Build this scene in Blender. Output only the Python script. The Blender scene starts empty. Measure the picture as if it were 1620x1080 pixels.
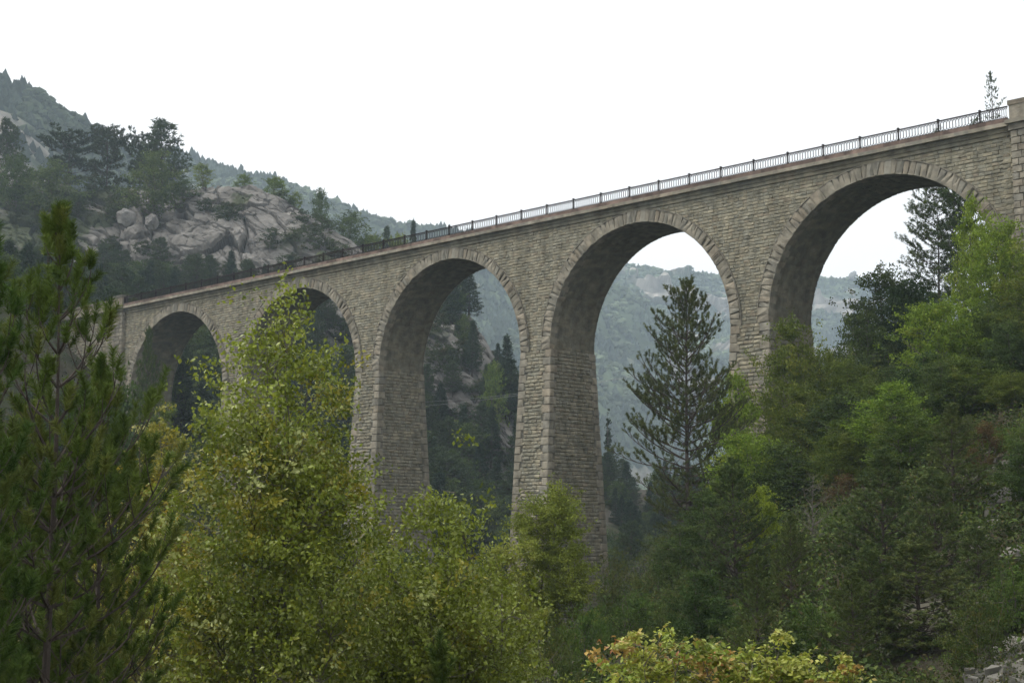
import bpy, math
import numpy as np
from mathutils import Vector, Matrix
S = bpy.context.scene
COL = S.collection
# ------------------------------------------------------------------ camera
F = 2368.444; PITCH = 0.1342674; YAW = -0.7794654
CAM = np.array([104.7573, -97.1834, -17.3372])
cd = bpy.data.cameras.new('camera'); cam = bpy.data.objects.new('camera', cd); COL.objects.link(cam)
cd.sensor_width = 36; cd.lens = F/1620*36; cd.clip_end = 9000; cd.clip_start = 0.2
cam.location = CAM; cam.rotation_euler = (math.pi/2+PITCH, 0, -YAW)
S.camera = cam
# ------------------------------------------------------------------ world, sun, exposure
SUN_EL, SUN_AZ = math.radians(52), math.radians(232)      # azimuth measured clockwise from +Y
w = bpy.data.worlds.new("World"); S.world = w; w.use_nodes = True
nt = w.node_tree; bg = nt.nodes['Background']
sky = nt.nodes.new('ShaderNodeTexSky'); sky.sky_type = 'NISHITA'; sky.sun_disc = False
sky.sun_elevation = SUN_EL; sky.sun_rotation = SUN_AZ; sky.dust_density = 6; sky.air_density = 1.2
hs = nt.nodes.new('ShaderNodeHueSaturation'); hs.inputs['Saturation'].default_value = 0.10
mx = nt.nodes.new('ShaderNodeMix'); mx.data_type = 'RGBA'; mx.inputs[0].default_value = 0.6
mx.inputs[7].default_value = (7.6, 7.7, 7.8, 1)              # even white cloud layer over the sky
nt.links.new(sky.outputs[0], hs.inputs['Color']); nt.links.new(hs.outputs[0], mx.inputs[6]); nt.links.new(mx.outputs[2], bg.inputs[0])
bg.inputs[1].default_value = 0.15
sd = bpy.data.lights.new('sun', 'SUN'); sd.energy = 1.2; sd.angle = math.radians(14); sd.color = (1, .96, .9)
sun = bpy.data.objects.new('sun', sd); COL.objects.link(sun)
sv = Vector((math.sin(SUN_AZ)*math.cos(SUN_EL), math.cos(SUN_AZ)*math.cos(SUN_EL), math.sin(SUN_EL)))
sun.rotation_euler = sv.to_track_quat('Z', 'Y').to_euler(); sun.location = (0, 0, 200)
S.view_settings.view_transform = 'Standard'; S.view_settings.look = 'None'
S.view_settings.exposure = 0.5; S.view_settings.gamma = 1
S.cycles.max_bounces = 6; S.cycles.transparent_max_bounces = 8; S.cycles.volume_bounces = 2
HAZE = 0.00023

# ------------------------------------------------------------------ helpers
rng = np.random.default_rng(7)
FWH = np.array([math.sin(YAW), math.cos(YAW), 0.]); RT = np.array([math.cos(YAW), -math.sin(YAW), 0.])
UP = np.array([0, 0, 1.])
FW3 = FWH*math.cos(PITCH)+UP*math.sin(PITCH); U3 = np.cross(RT, FW3)
def WP(px, py, v):
    """world point seen at photo pixel (px,py), v metres ahead of the camera (horizontally)"""
    d = FW3+RT*(px-810)/F+U3*(540-py)/F
    return CAM+d*(v/d.dot(FWH))
def colh(px, py, v):
    p = WP(px, py, v)-CAM
    return p.dot(RT)/v*F+810, p[2]
_perm = np.random.default_rng(3).permutation(65536).astype(np.int64)
def _hash(i, j, k):
    return _perm[(_perm[(_perm[i & 65535]+j) & 65535]+k) & 65535]
def noise(P, seed=0):
    P = np.asarray(P, float)+seed*17.31
    I = np.floor(P).astype(np.int64); f = P-I; u = f*f*(3-2*f); r = 0
    for a in (0, 1):
        for b in (0, 1):
            for c in (0, 1):
                h = _hash(I[..., 0]+a, I[..., 1]+b, I[..., 2]+c)
                wgt = (u[..., 0] if a else 1-u[..., 0])*(u[..., 1] if b else 1-u[..., 1])*(u[..., 2] if c else 1-u[..., 2])
                r = r+wgt*(h/32767.5-1)
    return r
def fbm(P, oct=4, seed=0, ridged=False):
    P = np.asarray(P, float); r = 0; a = 1.; s = 0
    for o in range(oct):
        n = noise(P*2**o, seed+o)
        if ridged: n = 1-2*np.abs(n)
        r = r+a*n; s += a; a *= .5
    return r/s
def cells(P, seed=0):
    """distance to nearest / second nearest feature point"""
    P = np.asarray(P, float)+seed*5.7; I = np.floor(P).astype(np.int64)
    d1 = np.full(P.shape[:-1], 9.); d2 = d1.copy()
    for a in (-1, 0, 1):
        for b in (-1, 0, 1):
            for c in (-1, 0, 1):
                J = I+np.array([a, b, c]); h = _hash(J[..., 0], J[..., 1], J[..., 2])
                q = J+np.stack([(h & 255)/255., ((h >> 4) & 255)/255., ((h >> 8) & 255)/255.], -1)
                d = np.linalg.norm(P-q, axis=-1)
                d2 = np.where(d < d1, d1, np.minimum(d2, d)); d1 = np.minimum(d1, d)
    return d1, d2
def blocks(P, seed=0):
    """fractured rock: every cell gets its own offset and tilt"""
    P = np.asarray(P, float)+seed*5.7; I = np.floor(P).astype(np.int64)
    d1 = np.full(P.shape[:-1], 9.); d2 = d1.copy(); val = d1*0
    for a in (-1, 0, 1):
        for b in (-1, 0, 1):
            for c in (-1, 0, 1):
                J = I+np.array([a, b, c]); h = _hash(J[..., 0], J[..., 1], J[..., 2])
                D = P-(J+np.stack([(h & 255)/255., ((h >> 4) & 255)/255., ((h >> 8) & 255)/255.], -1)); d = np.linalg.norm(D, axis=-1)
                h2 = _hash(J[..., 1]+7, J[..., 2], J[..., 0]); h3 = _hash(J[..., 2]+3, J[..., 0], J[..., 1])
                v = h/32767.5-1+(D[..., 0]*(h2/32767.5-1)+D[..., 2]*(h3/32767.5-1))*2.2
                nearer = d < d1; d2 = np.where(nearer, d1, np.minimum(d2, d)); d1 = np.where(nearer, d, d1); val = np.where(nearer, v, val)
    return val, d2-d1
def smooth(a, b, x):
    t = np.clip((x-a)/(b-a), 0, 1); return t*t*(3-2*t)

def mesh(name, V, faces, mats, col=None, shade=False, mi=None):
    """faces: list of int arrays (n,3) or (n,4)"""
    me = bpy.data.meshes.new(name); V = np.asarray(V, np.float32)
    faces = [np.asarray(f, np.int32) for f in (faces if isinstance(faces, list) else [faces]) if len(f)]
    nl = sum(f.size for f in faces); npoly = sum(len(f) for f in faces)
    me.vertices.add(len(V)); me.vertices.foreach_set('co', V.ravel())
    me.loops.add(nl); me.loops.foreach_set('vertex_index', np.concatenate([f.ravel() for f in faces]))
    me.polygons.add(npoly)
    tot = np.concatenate([np.full(len(f), f.shape[1], np.int32) for f in faces])
    me.polygons.foreach_set('loop_start', np.concatenate([[0], np.cumsum(tot)[:-1]]).astype(np.int32))
    try: me.polygons.foreach_set('loop_total', tot)
    except Exception: pass
    if mi is not None: me.polygons.foreach_set('material_index', np.asarray(mi, np.int32))
    me.polygons.foreach_set('use_smooth', np.full(npoly, bool(shade)))
    me.update(calc_edges=True)
    if col is not None:
        c = np.ones((len(V), 4), np.float32); c[:, :3] = col
        a = me.color_attributes.new('Col', 'FLOAT_COLOR', 'POINT'); a.data.foreach_set('color', c.ravel())
    for m in (mats if isinstance(mats, (list, tuple)) else [mats]): me.materials.append(m)
    return me
def obj(name, me, parent=None, label=None, cat=None, group=None, kind=None, loc=None, rz=None, sc=None):
    o = bpy.data.objects.new(name, me); COL.objects.link(o)
    if parent: o.parent = parent
    for k, v in (('label', label), ('category', cat), ('group', group), ('kind', kind)):
        if v: o[k] = v
    if loc is not None: o.location = loc
    if rz is not None: o.rotation_euler = (0, 0, rz)
    if sc is not None: o.scale = sc if hasattr(sc, '__len__') else (sc, sc, sc)
    return o
class MB:
    def __init__(s): s.V = []; s.T = []; s.Q = []; s.C = []; s.n = 0
    def add(s, V, T=None, Q=None, C=None):
        V = np.asarray(V, float).reshape(-1, 3)
        if T is not None and len(T): s.T.append(np.asarray(T).reshape(-1, 3)+s.n)
        if Q is not None and len(Q): s.Q.append(np.asarray(Q).reshape(-1, 4)+s.n)
        s.V.append(V); s.n += len(V)
        s.C.append(np.broadcast_to(np.asarray(C if C is not None else (1, 1, 1), float), (len(V), 3)))
    def box(s, x0, x1, y0, y1, z0, z1, C=None):
        V = [(x, y, z) for x in (x0, x1) for y in (y0, y1) for z in (z0, z1)]
        s.add(V, Q=[(0, 1, 3, 2), (4, 6, 7, 5), (0, 4, 5, 1), (2, 3, 7, 6), (0, 2, 6, 4), (1, 5, 7, 3)], C=C)
    def beam(s, a, b, r, C=None, n=4):
        a = np.array(a, float); b = np.array(b, float); s.tube(np.array([a, b]), np.array([r, r]), n, C)
    def tube(s, P, R, n=5, C=None):
        P = np.asarray(P, float); R = np.asarray(R, float); m = len(P)
        T = np.gradient(P, axis=0); T /= np.linalg.norm(T, axis=1)[:, None]+1e-9
        ref = np.array([0, 0, 1.]) if abs(T[:, 2]).mean() < .8 else np.array([1., 0, 0])
        A = np.cross(T, ref); A /= np.linalg.norm(A, axis=1)[:, None]+1e-9; B = np.cross(T, A)
        th = np.arange(n)*2*np.pi/n+np.pi/4
        V = P[:, None]+R[:, None, None]*(A[:, None]*np.cos(th)[None, :, None]+B[:, None]*np.sin(th)[None, :, None])
        i = np.arange(m-1)[:, None]*n; j = np.arange(n)[None]; k = (j+1) % n
        Q = np.stack([i+j, i+k, i+n+k, i+n+j], -1).reshape(-1, 4)
        s.add(V.reshape(-1, 3), Q=Q, C=C)
    def build(s, name, mat, shade=False):
        fs = []
        if s.T: fs.append(np.concatenate(s.T))
        if s.Q: fs.append(np.concatenate(s.Q))
        return mesh(name, np.concatenate(s.V), fs, mat, np.concatenate(s.C), shade)

# ------------------------------------------------------------------ materials
def newmat(name):
    m = bpy.data.materials.new(name); m.use_nodes = True; n = m.node_tree
    return m, n, n.nodes['Principled BSDF'], n.nodes['Material Output']
def N(n, t, **kw):
    x = n.nodes.new(t)
    for k, v in kw.items(): setattr(x, k, v)
    return x
def mat_attr(name, rough=.85, spec=.3, trans=0., nscale=3., namp=.35, bump=0., bscale=20., streak=False, randobj=0., tint=(1, 1, 1)):
    """Col attribute times world-space noise; optional translucency, bump, vertical weather streaks"""
    m, n, b, out = newmat(name); L = n.links.new
    at = N(n, 'ShaderNodeAttribute', attribute_name='Col')
    tc = N(n, 'ShaderNodeTexCoord'); ns = N(n, 'ShaderNodeTexNoise'); ns.inputs['Scale'].default_value = nscale; ns.inputs['Detail'].default_value = 5
    L(tc.outputs['Object'], ns.inputs['Vector'])
    mr = N(n, 'ShaderNodeMapRange'); mr.inputs[1].default_value = .3; mr.inputs[2].default_value = .7
    mr.inputs[3].default_value = 1-namp; mr.inputs[4].default_value = 1+namp; L(ns.outputs[0], mr.inputs[0])
    mul = N(n, 'ShaderNodeMix', data_type='RGBA', blend_type='MULTIPLY'); mul.inputs[0].default_value = 1
    cmb = N(n, 'ShaderNodeCombineColor')
    for i in range(3):
        q = N(n, 'ShaderNodeMath', operation='MULTIPLY'); L(mr.outputs[0], q.inputs[0]); q.inputs[1].default_value = tint[i]; L(q.outputs[0], cmb.inputs[i])
    L(at.outputs['Color'], mul.inputs[6]); L(cmb.outputs[0], mul.inputs[7]); last = mul.outputs[2]
    if streak:
        mp = N(n, 'ShaderNodeMapping'); mp.inputs['Scale'].default_value = (.9, .9, .12); L(tc.outputs['Object'], mp.inputs[0])
        n2 = N(n, 'ShaderNodeTexNoise'); n2.inputs['Scale'].default_value = .8; n2.inputs['Detail'].default_value = 6; L(mp.outputs[0], n2.inputs['Vector'])
        cr = N(n, 'ShaderNodeValToRGB'); cr.color_ramp.elements[0].position = .40; cr.color_ramp.elements[0].color = (.62, .62, .6, 1)
        cr.color_ramp.elements[1].position = .58; cr.color_ramp.elements[1].color = (1, 1, 1, 1); L(n2.outputs[0], cr.inputs[0])
        m2 = N(n, 'ShaderNodeMix', data_type='RGBA', blend_type='MULTIPLY'); m2.inputs[0].default_value = .55
        L(last, m2.inputs[6]); L(cr.outputs[0], m2.inputs[7]); last = m2.outputs[2]
    if randobj:
        oi = N(n, 'ShaderNodeObjectInfo'); hsv = N(n, 'ShaderNodeHueSaturation')
        a = N(n, 'ShaderNodeMapRange'); a.inputs[3].default_value = 1-randobj; a.inputs[4].default_value = 1+randobj; L(oi.outputs['Random'], a.inputs[0])
        L(a.outputs[0], hsv.inputs['Value'])
        q = N(n, 'ShaderNodeMath', operation='MULTIPLY_ADD'); L(oi.outputs['Random'], q.inputs[0]); q.inputs[1].default_value = -.03; q.inputs[2].default_value = .515
        L(q.outputs[0], hsv.inputs['Hue']); L(last, hsv.inputs['Color']); last = hsv.outputs[0]
    L(last, b.inputs['Base Color']); b.inputs['Roughness'].default_value = rough; b.inputs['Specular IOR Level'].default_value = spec
    if bump:
        n3 = N(n, 'ShaderNodeTexNoise'); n3.inputs['Scale'].default_value = bscale; n3.inputs['Detail'].default_value = 6; L(tc.outputs['Object'], n3.inputs['Vector'])
        bp = N(n, 'ShaderNodeBump'); bp.inputs['Distance'].default_value = bump; bp.inputs['Strength'].default_value = 1; L(n3.outputs[0], bp.inputs['Height']); L(bp.outputs[0], b.inputs['Normal'])
    if trans:
        tr = N(n, 'ShaderNodeBsdfTranslucent'); L(last, tr.inputs[0]); ms = N(n, 'ShaderNodeMixShader'); ms.inputs[0].default_value = trans
        L(b.outputs[0], ms.inputs[1]); L(tr.outputs[0], ms.inputs[2]); L(ms.outputs[0], out.inputs[0])
    return m
M_stone = mat_attr('stone', .9, .2, 0, 1.6, .30, .035, 7., True)
M_wall = mat_attr('stone_core', .95, .1, 0, 1.6, .3, .04, 9., True)
M_iron = mat_attr('rusty_iron', .8, .08, 0, 3, .4)
M_leaf = mat_attr('leaf', .6, .12, .30, .5, .22, randobj=.14)
M_leaf_shiny = mat_attr('shiny_leaf', .38, .32, .30, .5, .22)
M_leaf_far = mat_attr('leaf_far', .8, .05, .2, .12, .3, randobj=.2)
M_needle = mat_attr('needle', .6, .12, .15, .6, .25, randobj=.12)
M_bark = mat_attr('bark', .9, .2, 0, 4, .4, .02, 25.)
M_rock = mat_attr('rock', .95, .15, 0, .25, .28, .25, .9)
M_farrock = mat_attr('far_slope', .95, .1, 0, .02, .35)
M_ground = mat_attr('soil', .95, .1, 0, .5, .45, .1, 3.)

# ------------------------------------------------------------------ terrain
Av = lambda v: np.interp(v, [0, 8, 20, 35, 60, 100, 135, 200], [1.7, 2.4, 3.6, 5.2, 6.4, 9.5, 12, 12])
Sv = lambda v: np.interp(v, [0, 35, 60, 100, 140, 200], [.1, .22, .5, .74, .74, .62])
crest_pts = [(-900, 60, 430), (-400, 200, 390), (0, 290, 350), (130, 299, 340), (400, 299, 320), (480, 338, 315), (560, 392, 308), (650, 450, 298), (745, 500, 290),
             (790, 580, 285), (835, 665, 280), (900, 735, 280), (1000, 770, 285), (1300, 780, 300), (1700, 700, 320), (2600, 600, 340)]
foot_pts = [(-900, 380), (0, 450), (200, 440), (400, 450), (500, 475), (600, 545), (680, 640), (760, 690), (840, 760), (950, 820), (1300, 840), (1700, 800), (2600, 760)]
CP = np.array([colh(*c)+(c[2],) for c in crest_pts])            # col, h, v
crest_h = lambda c: np.interp(c, CP[:, 0], CP[:, 1]); crest_v = lambda c: np.interp(c, CP[:, 0], CP[:, 2])
FP = np.array([colh(a, b, np.interp(a, [q[0] for q in crest_pts], [q[2] for q in crest_pts])-24) for a, b in foot_pts])
foot_h = lambda c: np.interp(c, FP[:, 0], FP[:, 1])
floor_h = lambda c: np.interp(c, [-900, 0, 200, 300, 500, 650, 900, 1100, 1300, 1620, 2600], [60, 30, 20, 10, -4, -11, -13, -9, 0, 24, 60])
def height(c, v):
    """ground height over the camera for column c (photo-like direction) and forward distance v"""
    u = (c-810)/F*v
    hn = -Av(v)+Sv(v)*np.maximum(0, u)
    sl = np.interp(v, [0, 60, 120, 160, 185], [.02, .05, .15, .4, .82]); hn = hn+sl*np.maximum(0, -u-12)
    hf = floor_h(c); cv = crest_v(c); t1 = (v-212)/(cv-24-212); t2 = (v-(cv-24))/24; t3 = (v-cv)
    mid = hf+(foot_h(c)-hf)*np.clip(t1, 0, 1)+(crest_h(c)-foot_h(c))*np.clip(t2, 0, 1)**.7
    mid = mid-np.clip(t3, 0, 60)*.10-np.clip(t3-60, 0, 300)*.35
    k = smooth(185, 212, v)
    h = hn*(1-k)+mid*k
    h = h*(1-smooth(500, 800, v))+(-40)*smooth(500, 800, v)
    return h
def wxy(c, v):
    u = (c-810)/F*v
    return CAM[0]+FWH[0]*v+RT[0]*u, CAM[1]+FWH[1]*v+RT[1]*u
def ground_z(c, v): return CAM[2]+float(height(np.array(c, float), np.array(v, float)))
cs = np.unique(np.concatenate([np.arange(-6000, -900, 150), np.arange(-900, 2520, 7), np.arange(2520, 8000, 150)])).astype(float)
vs = np.concatenate([np.geomspace(1.2, 420, 430), np.geomspace(440, 4200, 30)])
Cg, Vg = np.meshgrid(cs, vs); X, Y = wxy(Cg, Vg); H = height(Cg, Vg)
P3 = np.stack([X, Y, 0*X], -1)
H = H-4.5*smooth(-34, -24, Vg-crest_v(Cg))*(1-smooth(6, 16, Vg-crest_v(Cg)))*smooth(-200, -120, Cg)*(1-smooth(820, 860, Cg))
amp = np.interp(Vg, [0, 10, 40, 120, 300], [.05, .15, .6, 1.2, 2.])*(1-smooth(270, 300, Vg)*.5)
H = H+amp*fbm(P3*.09, 5, 1)+.35*np.clip(Vg/60, 0, 1)*fbm(P3*.5, 3, 5)
Z = CAM[2]+H
nr, nc = Cg.shape; idx = np.arange(nr*nc).reshape(nr, nc)
Q = np.stack([idx[:-1, :-1], idx[:-1, 1:], idx[1:, 1:], idx[1:, :-1]], -1).reshape(-1, 4)
rk = smooth(.05, .45, fbm(P3*.12, 4, 9)+.35*smooth(200, 320, Vg))
grass = np.array([.030, .036, .014]); soil = np.array([.050, .043, .028]); rocc = np.array([.20, .185, .16])
gm = smooth(-.2, .3, fbm(P3*.3, 3, 11))[..., None]
colr = (grass*gm+soil*(1-gm))*(1-rk[..., None]*.22)+rocc*rk[..., None]*.22
obj('ground', mesh('ground', np.stack([X, Y, Z], -1).reshape(-1, 3), Q, M_ground, colr.reshape(-1, 3), True), kind='structure')

# limestone crag on the near hill: dense, displaced in 3-D
cs2 = np.arange(-260, 905, 1.7); t2 = np.linspace(-.25, 1.5, 230)
Cg, Tg = np.meshgrid(cs2, t2); Vg = crest_v(Cg)-24+24*Tg; X, Y = wxy(Cg, Vg); H = height(Cg, Vg)
P = np.stack([X, Y, CAM[2]+H], -1)
# bedding: slabs dip down to the right
Dn = P@np.stack([RT, FWH, UP], 1); wob = fbm(P*.06, 5, 17)*2.5; wo2 = fbm(P*.11, 4, 19)*1.1
al = Dn[..., 0]*.80-Dn[..., 2]*.60; ac = Dn[..., 0]*.60+Dn[..., 2]*.80
Pb = np.stack([al*.032+wo2*.25, Dn[..., 1]*.045, ac*.13+wob*.22+wo2*.15], -1)
v1, e1 = blocks(Pb*1.2, 2); crack = smooth(0, .07, e1)
Pc = np.stack([al*.085+wo2*.4, Dn[..., 1]*.12, ac*.36+wob*.3], -1); v2, e2 = blocks(Pc, 5); crack2 = smooth(0, .08, e2)
v3, e3 = blocks(Pc*2.7, 9)
disp = 3.0*fbm(P*.04, 4, 21)+1.15*v1+.42*v2+.20*v3+1.0*(crack-1)+.35*(crack2-1)+.30*fbm(P*.9, 4, 25)
face = smooth(-.25, .05, Tg)*(1-smooth(1.25, 1.5, Tg)); edge = smooth(-260, -200, Cg)*(1-smooth(860, 905, Cg))
disp = disp*face*edge+(face*edge-1)*2.0
P = P+disp[..., None]*(-FWH*.75+UP*.5)
g = smooth(.02, .22, fbm(P*.09, 5, 33)-.20+.5*(Tg > 1.08)+.42*(1-smooth(60, 220, Cg))+.3*(1-smooth(-.2, .15, Tg))+.3*smooth(560, 600, Cg)*(1-smooth(640, 690, Cg)))[..., None]*.9
tone = (.9+.45*fbm(P*.35, 4, 41))[..., None]
rc = np.array([.190, .178, .160])*tone; gc = np.array([.050, .062, .026])
nr, nc = Cg.shape; idx = np.arange(nr*nc).reshape(nr, nc)
Q = np.stack([idx[:-1, :-1], idx[:-1, 1:], idx[1:, 1:], idx[1:, :-1]], -1).reshape(-1, 4)
obj('rock_outcrop', mesh('rock_outcrop', P.reshape(-1, 3), Q, M_rock, (rc*(1-g)+gc*g).reshape(-1, 3), False), kind='structure')

# far ridges with forest clumps
def ridge(name, fname, pts, depth, drop, crange, rockf, seed, tree, dens, step=4., haze_lift=1.):  # last factor lightens the forest colour, painting in part of the distance haze
    pr = np.array([colh(*p)+(p[2],) for p in pts]); ch = lambda c: np.interp(c, pr[:, 0], pr[:, 1]); cv = lambda c: np.interp(c, pr[:, 0], pr[:, 2])
    def pos(c, t):
        v = cv(c)-depth*t
        tt = np.clip(t, 0, 1)
        h = ch(c)-drop*(tt**.85)+np.minimum(t, 0)*drop*.35
        x, y = wxy(c, v); p = np.stack([x, y, CAM[2]+h], -1)
        sc = depth/600.
        d = 45*sc*fbm(p*(.006/sc), 4, seed, True)*smooth(0, .2, t)+10*sc*fbm(p*(.03/sc), 3, seed+3)*smooth(-.02, .1, t)
        # cliff bands
        r = rockf(c, t, p)
        d = d+r*20*sc*(fbm(p*np.array([.03, .03, .008])/sc, 4, seed+9, True))+r*7*sc*np.sin(p[..., 2]*.16+3*fbm(p*.01, 2, seed+8))
        p = p+d[..., None]*(-FWH*.8+UP*.3)
        p[..., 2] += 3*sc*fbm(p*.02/sc, 3, seed+5)
        return p, r
    c = np.arange(crange[0], crange[1], step); t = np.linspace(-.25, 1, 200)
    Cg, Tg = np.meshgrid(c, t); P, r = pos(Cg, Tg); nr, nc = Cg.shape; idx = np.arange(nr*nc).reshape(nr, nc)
    Q = np.stack([idx[:-1, :-1], idx[:-1, 1:], idx[1:, 1:], idx[1:, :-1]], -1).reshape(-1, 4)[:, ::-1]
    rt = (.8+.45*fbm(P*np.array([.03, .03, .12]), 4, seed+12)+.35*fbm(P*np.array([.12, .12, .02]), 3, seed+14))[..., None]
    colr = np.array([.36, .325, .28])*rt*r[..., None]+np.array([.05, .065, .035])*haze_lift*(1-r[..., None])
    obj(name, mesh(name, P.reshape(-1, 3), Q, M_farrock, colr.reshape(-1, 3), False), kind='structure')
    n = int(dens); g = np.random.default_rng(seed)
    cc = g.uniform(crange[0], crange[1], n); tt = g.uniform(-.06, 1, n)
    tt[:n//14] = g.uniform(-.03, .012, n//14)
    p, r = pos(cc, tt); keep = g.uniform(0, 1, n) > r*1.02; p = p[keep]; n = len(p)
    r_, h_ = tree; s = g.uniform(.6, 1.2, n)*np.where(np.arange(n) < n//14, g.uniform(.4, .95, n), 1); k = 7
    con = (noise(p*.012, seed+2) > .15)|(g.uniform(0, 1, n) < .18)                         # conifer or round crown
    th = np.arange(k)*2*np.pi/k; lv = 4
    rad = np.where(con[:, None], np.array([[.9, .7, .4, .06]]), np.array([[.55, 1., .85, .3]]))
    hz = np.where(con[:, None], np.array([[.0, .32, .68, 1.05]]), np.array([[.0, .3, .6, .75]]))
    R = (rad*s[:, None]*r_)[:, :, None]*g.uniform(.6, 1.3, (n, lv, k)); A = th+g.uniform(0, 6, (n, 1, 1))
    V = np.stack([p[:, None, None, 0]+R*np.cos(A), p[:, None, None, 1]+R*np.sin(A),
                  p[:, None, None, 2]-1.+(hz*s[:, None]*h_)[:, :, None]+g.uniform(-.08, .08, (n, lv, k))*h_], -1)
    b = (np.arange(n)*lv*k)[:, None, None]; i = (np.arange(lv-1)*k)[None, :, None]; j = np.arange(k)[None, None]
    Q = np.stack([b+i+j, b+i+(j+1) % k, b+i+k+(j+1) % k, b+i+k+j], -1).reshape(-1, 4)
    cc = np.where(con[:, None], np.array([[.038, .050, .036]]), np.array([[.064, .082, .048]]))*g.uniform(.7, 1.3, (n, 1))*(1+.5*fbm(p*.01, 2, seed+7))[:, None]*haze_lift
    obj(fname, mesh(fname, V.reshape(-1, 3), Q, M_leaf_far, np.repeat(cc, lv*k, 0), False), label=None, kind='stuff')
    return pos
def rfA(c, t, p): return smooth(.05, .3, fbm(p*.009, 5, 51)+.3*smooth(.15, .5, t)-.02)
def rfB(c, t, p): return smooth(.12, .4, fbm(p*np.array([.006, .006, .012]), 4, 61)-.1+.35*(1-smooth(60, 150, abs(c-800)))+.4*noise(p*.04, 63)*smooth(.1, .25, t)*(1-smooth(.5, .8, t)))
def rfC(c, t, p):
    band = np.exp(-((t-.07)/.025)**2)*.22+np.exp(-((t-.32)/.17)**2)*(.55*np.exp(-((c-1020)/75)**2)+.08)
    return smooth(.12, .32, fbm(p*np.array([.012, .012, .007]), 5, 71)*1.1+.55*noise(p*.035, 73)+.35*noise(p*.08, 75)+band*1.1-.04)
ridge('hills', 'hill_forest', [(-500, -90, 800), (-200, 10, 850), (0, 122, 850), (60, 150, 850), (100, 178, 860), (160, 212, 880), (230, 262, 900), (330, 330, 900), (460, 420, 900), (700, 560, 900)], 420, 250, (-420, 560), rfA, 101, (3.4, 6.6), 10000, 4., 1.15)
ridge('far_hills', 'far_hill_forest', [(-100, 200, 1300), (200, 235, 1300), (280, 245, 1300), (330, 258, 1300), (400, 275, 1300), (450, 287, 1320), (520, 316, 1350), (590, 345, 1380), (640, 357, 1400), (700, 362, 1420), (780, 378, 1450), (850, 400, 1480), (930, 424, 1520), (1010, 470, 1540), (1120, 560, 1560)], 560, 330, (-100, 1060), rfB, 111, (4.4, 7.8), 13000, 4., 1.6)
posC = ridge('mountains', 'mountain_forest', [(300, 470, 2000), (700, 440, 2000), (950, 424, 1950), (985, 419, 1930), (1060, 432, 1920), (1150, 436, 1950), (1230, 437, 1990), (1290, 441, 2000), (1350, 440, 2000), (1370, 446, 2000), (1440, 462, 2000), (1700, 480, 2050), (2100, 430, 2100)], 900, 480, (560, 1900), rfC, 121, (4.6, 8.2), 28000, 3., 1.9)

# ------------------------------------------------------------------ viaduct
R0, L0, W0, ZR = 10., 23.60, 5.80, 13.06          # arch radius, bay, width, rail top
T0, TA, TB = 1.80, .0205, .062                     # half thickness of a pier at springing, side and face batter
TH = .95                                           # ring depth
XA, XB = -58.7, 57.9                               # end pilasters
XC = [(-2+k)*L0 for k in range(5)]
def tone_field(n, r): 
    b = np.array([[.225, .210, .165], [.24, .218, .165], [.21, .200, .162], [.265, .238, .18], [.225, .195, .148]])*1.04
    c = b[r.choice(5, n, p=[.36, .28, .2, .1, .06])]; return c*r.uniform(.9, 1.1, (n, 1))*np.array([1.02, 1.0, .93])
def tone_dress(n, r):
    b = np.array([[.33, .292, .222], [.31, .278, .212], [.335, .285, .21], [.285, .262, .208]])*.78
    c = b[r.choice(4, n, p=[.4, .3, .12, .18])]; return c*r.uniform(.88, 1.12, (n, 1))
def stones(mb, s0, s1, t0, t1, fmap, dep, tones, r, gap=.016, inset=.05, rough=.5, gs=1.):
    """rock-faced blocks; (s,t) rectangles mapped by fmap(s,t,d)->xyz"""
    n = len(s0); s0, s1, t0, t1 = [np.asarray(a, float) for a in (s0, s1, t0, t1)]
    S_ = np.stack([s0+gap*gs, s1-gap*gs, s1-gap*gs, s0+gap*gs], 1); T_ = np.stack([t0+gap, t0+gap, t1-gap, t1-gap], 1)
    cs_ = S_.mean(1, keepdims=True); ct_ = T_.mean(1, keepdims=True)
    ws = (s1-s0)[:, None]; wt = (t1-t0)[:, None]
    Si = cs_+(S_-cs_)*(1-2*inset*gs/ws.clip(.15))+r.uniform(-.02, .02, (n, 4)); Ti = ct_+(T_-ct_)*(1-2*inset/wt.clip(.15))+r.uniform(-.02, .02, (n, 4))
    dep = np.broadcast_to(dep, (n,))[:, None]
    D0 = np.full((n, 4), -.02); D1 = dep*r.uniform(.25, .6, (n, 4)); D2 = dep*(1+rough*r.uniform(-1, 1, (n, 4)))
    Sc = cs_+r.uniform(-.15, .15, (n, 1))*ws; Tc = ct_+r.uniform(-.15, .15, (n, 1))*wt; Dc = dep*(1.15+rough*r.uniform(-.6, .8, (n, 1)))
    SS = np.concatenate([S_, S_, Si, Sc], 1); TT = np.concatenate([T_, T_, Ti, Tc], 1); DD = np.concatenate([D0, D1, D2, Dc], 1)
    V = fmap(SS, TT, DD).reshape(-1, 3)
    b = np.arange(n)[:, None]*13
    Q = []; T = []
    for i in range(4):
        j = (i+1) % 4
        Q.append(np.concatenate([b+i, b+j, b+4+j, b+4+i], 1)); Q.append(np.concatenate([b+4+i, b+4+j, b+8+j, b+8+i], 1)); T.append(np.concatenate([b+8+i, b+8+j, b+12], 1))
    mb.add(V, T=np.concatenate(T), Q=np.concatenate(Q), C=np.repeat(tones, 13, 0))
def rows(z0, z1, hm, r, jit=.12):
    n = max(1, int(round((z1-z0)/hm))); e = z0+(z1-z0)*np.arange(n+1)/n; return e
def course(a, b, lm, r):
    """random joints between a and b"""
    n = max(1, int(round((b-a)/lm))); e = a+(b-a)*np.arange(n+1)/n
    if n > 1: e[1:-1] += r.uniform(-.3, .3, n-1)*(b-a)/n
    return e
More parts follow.
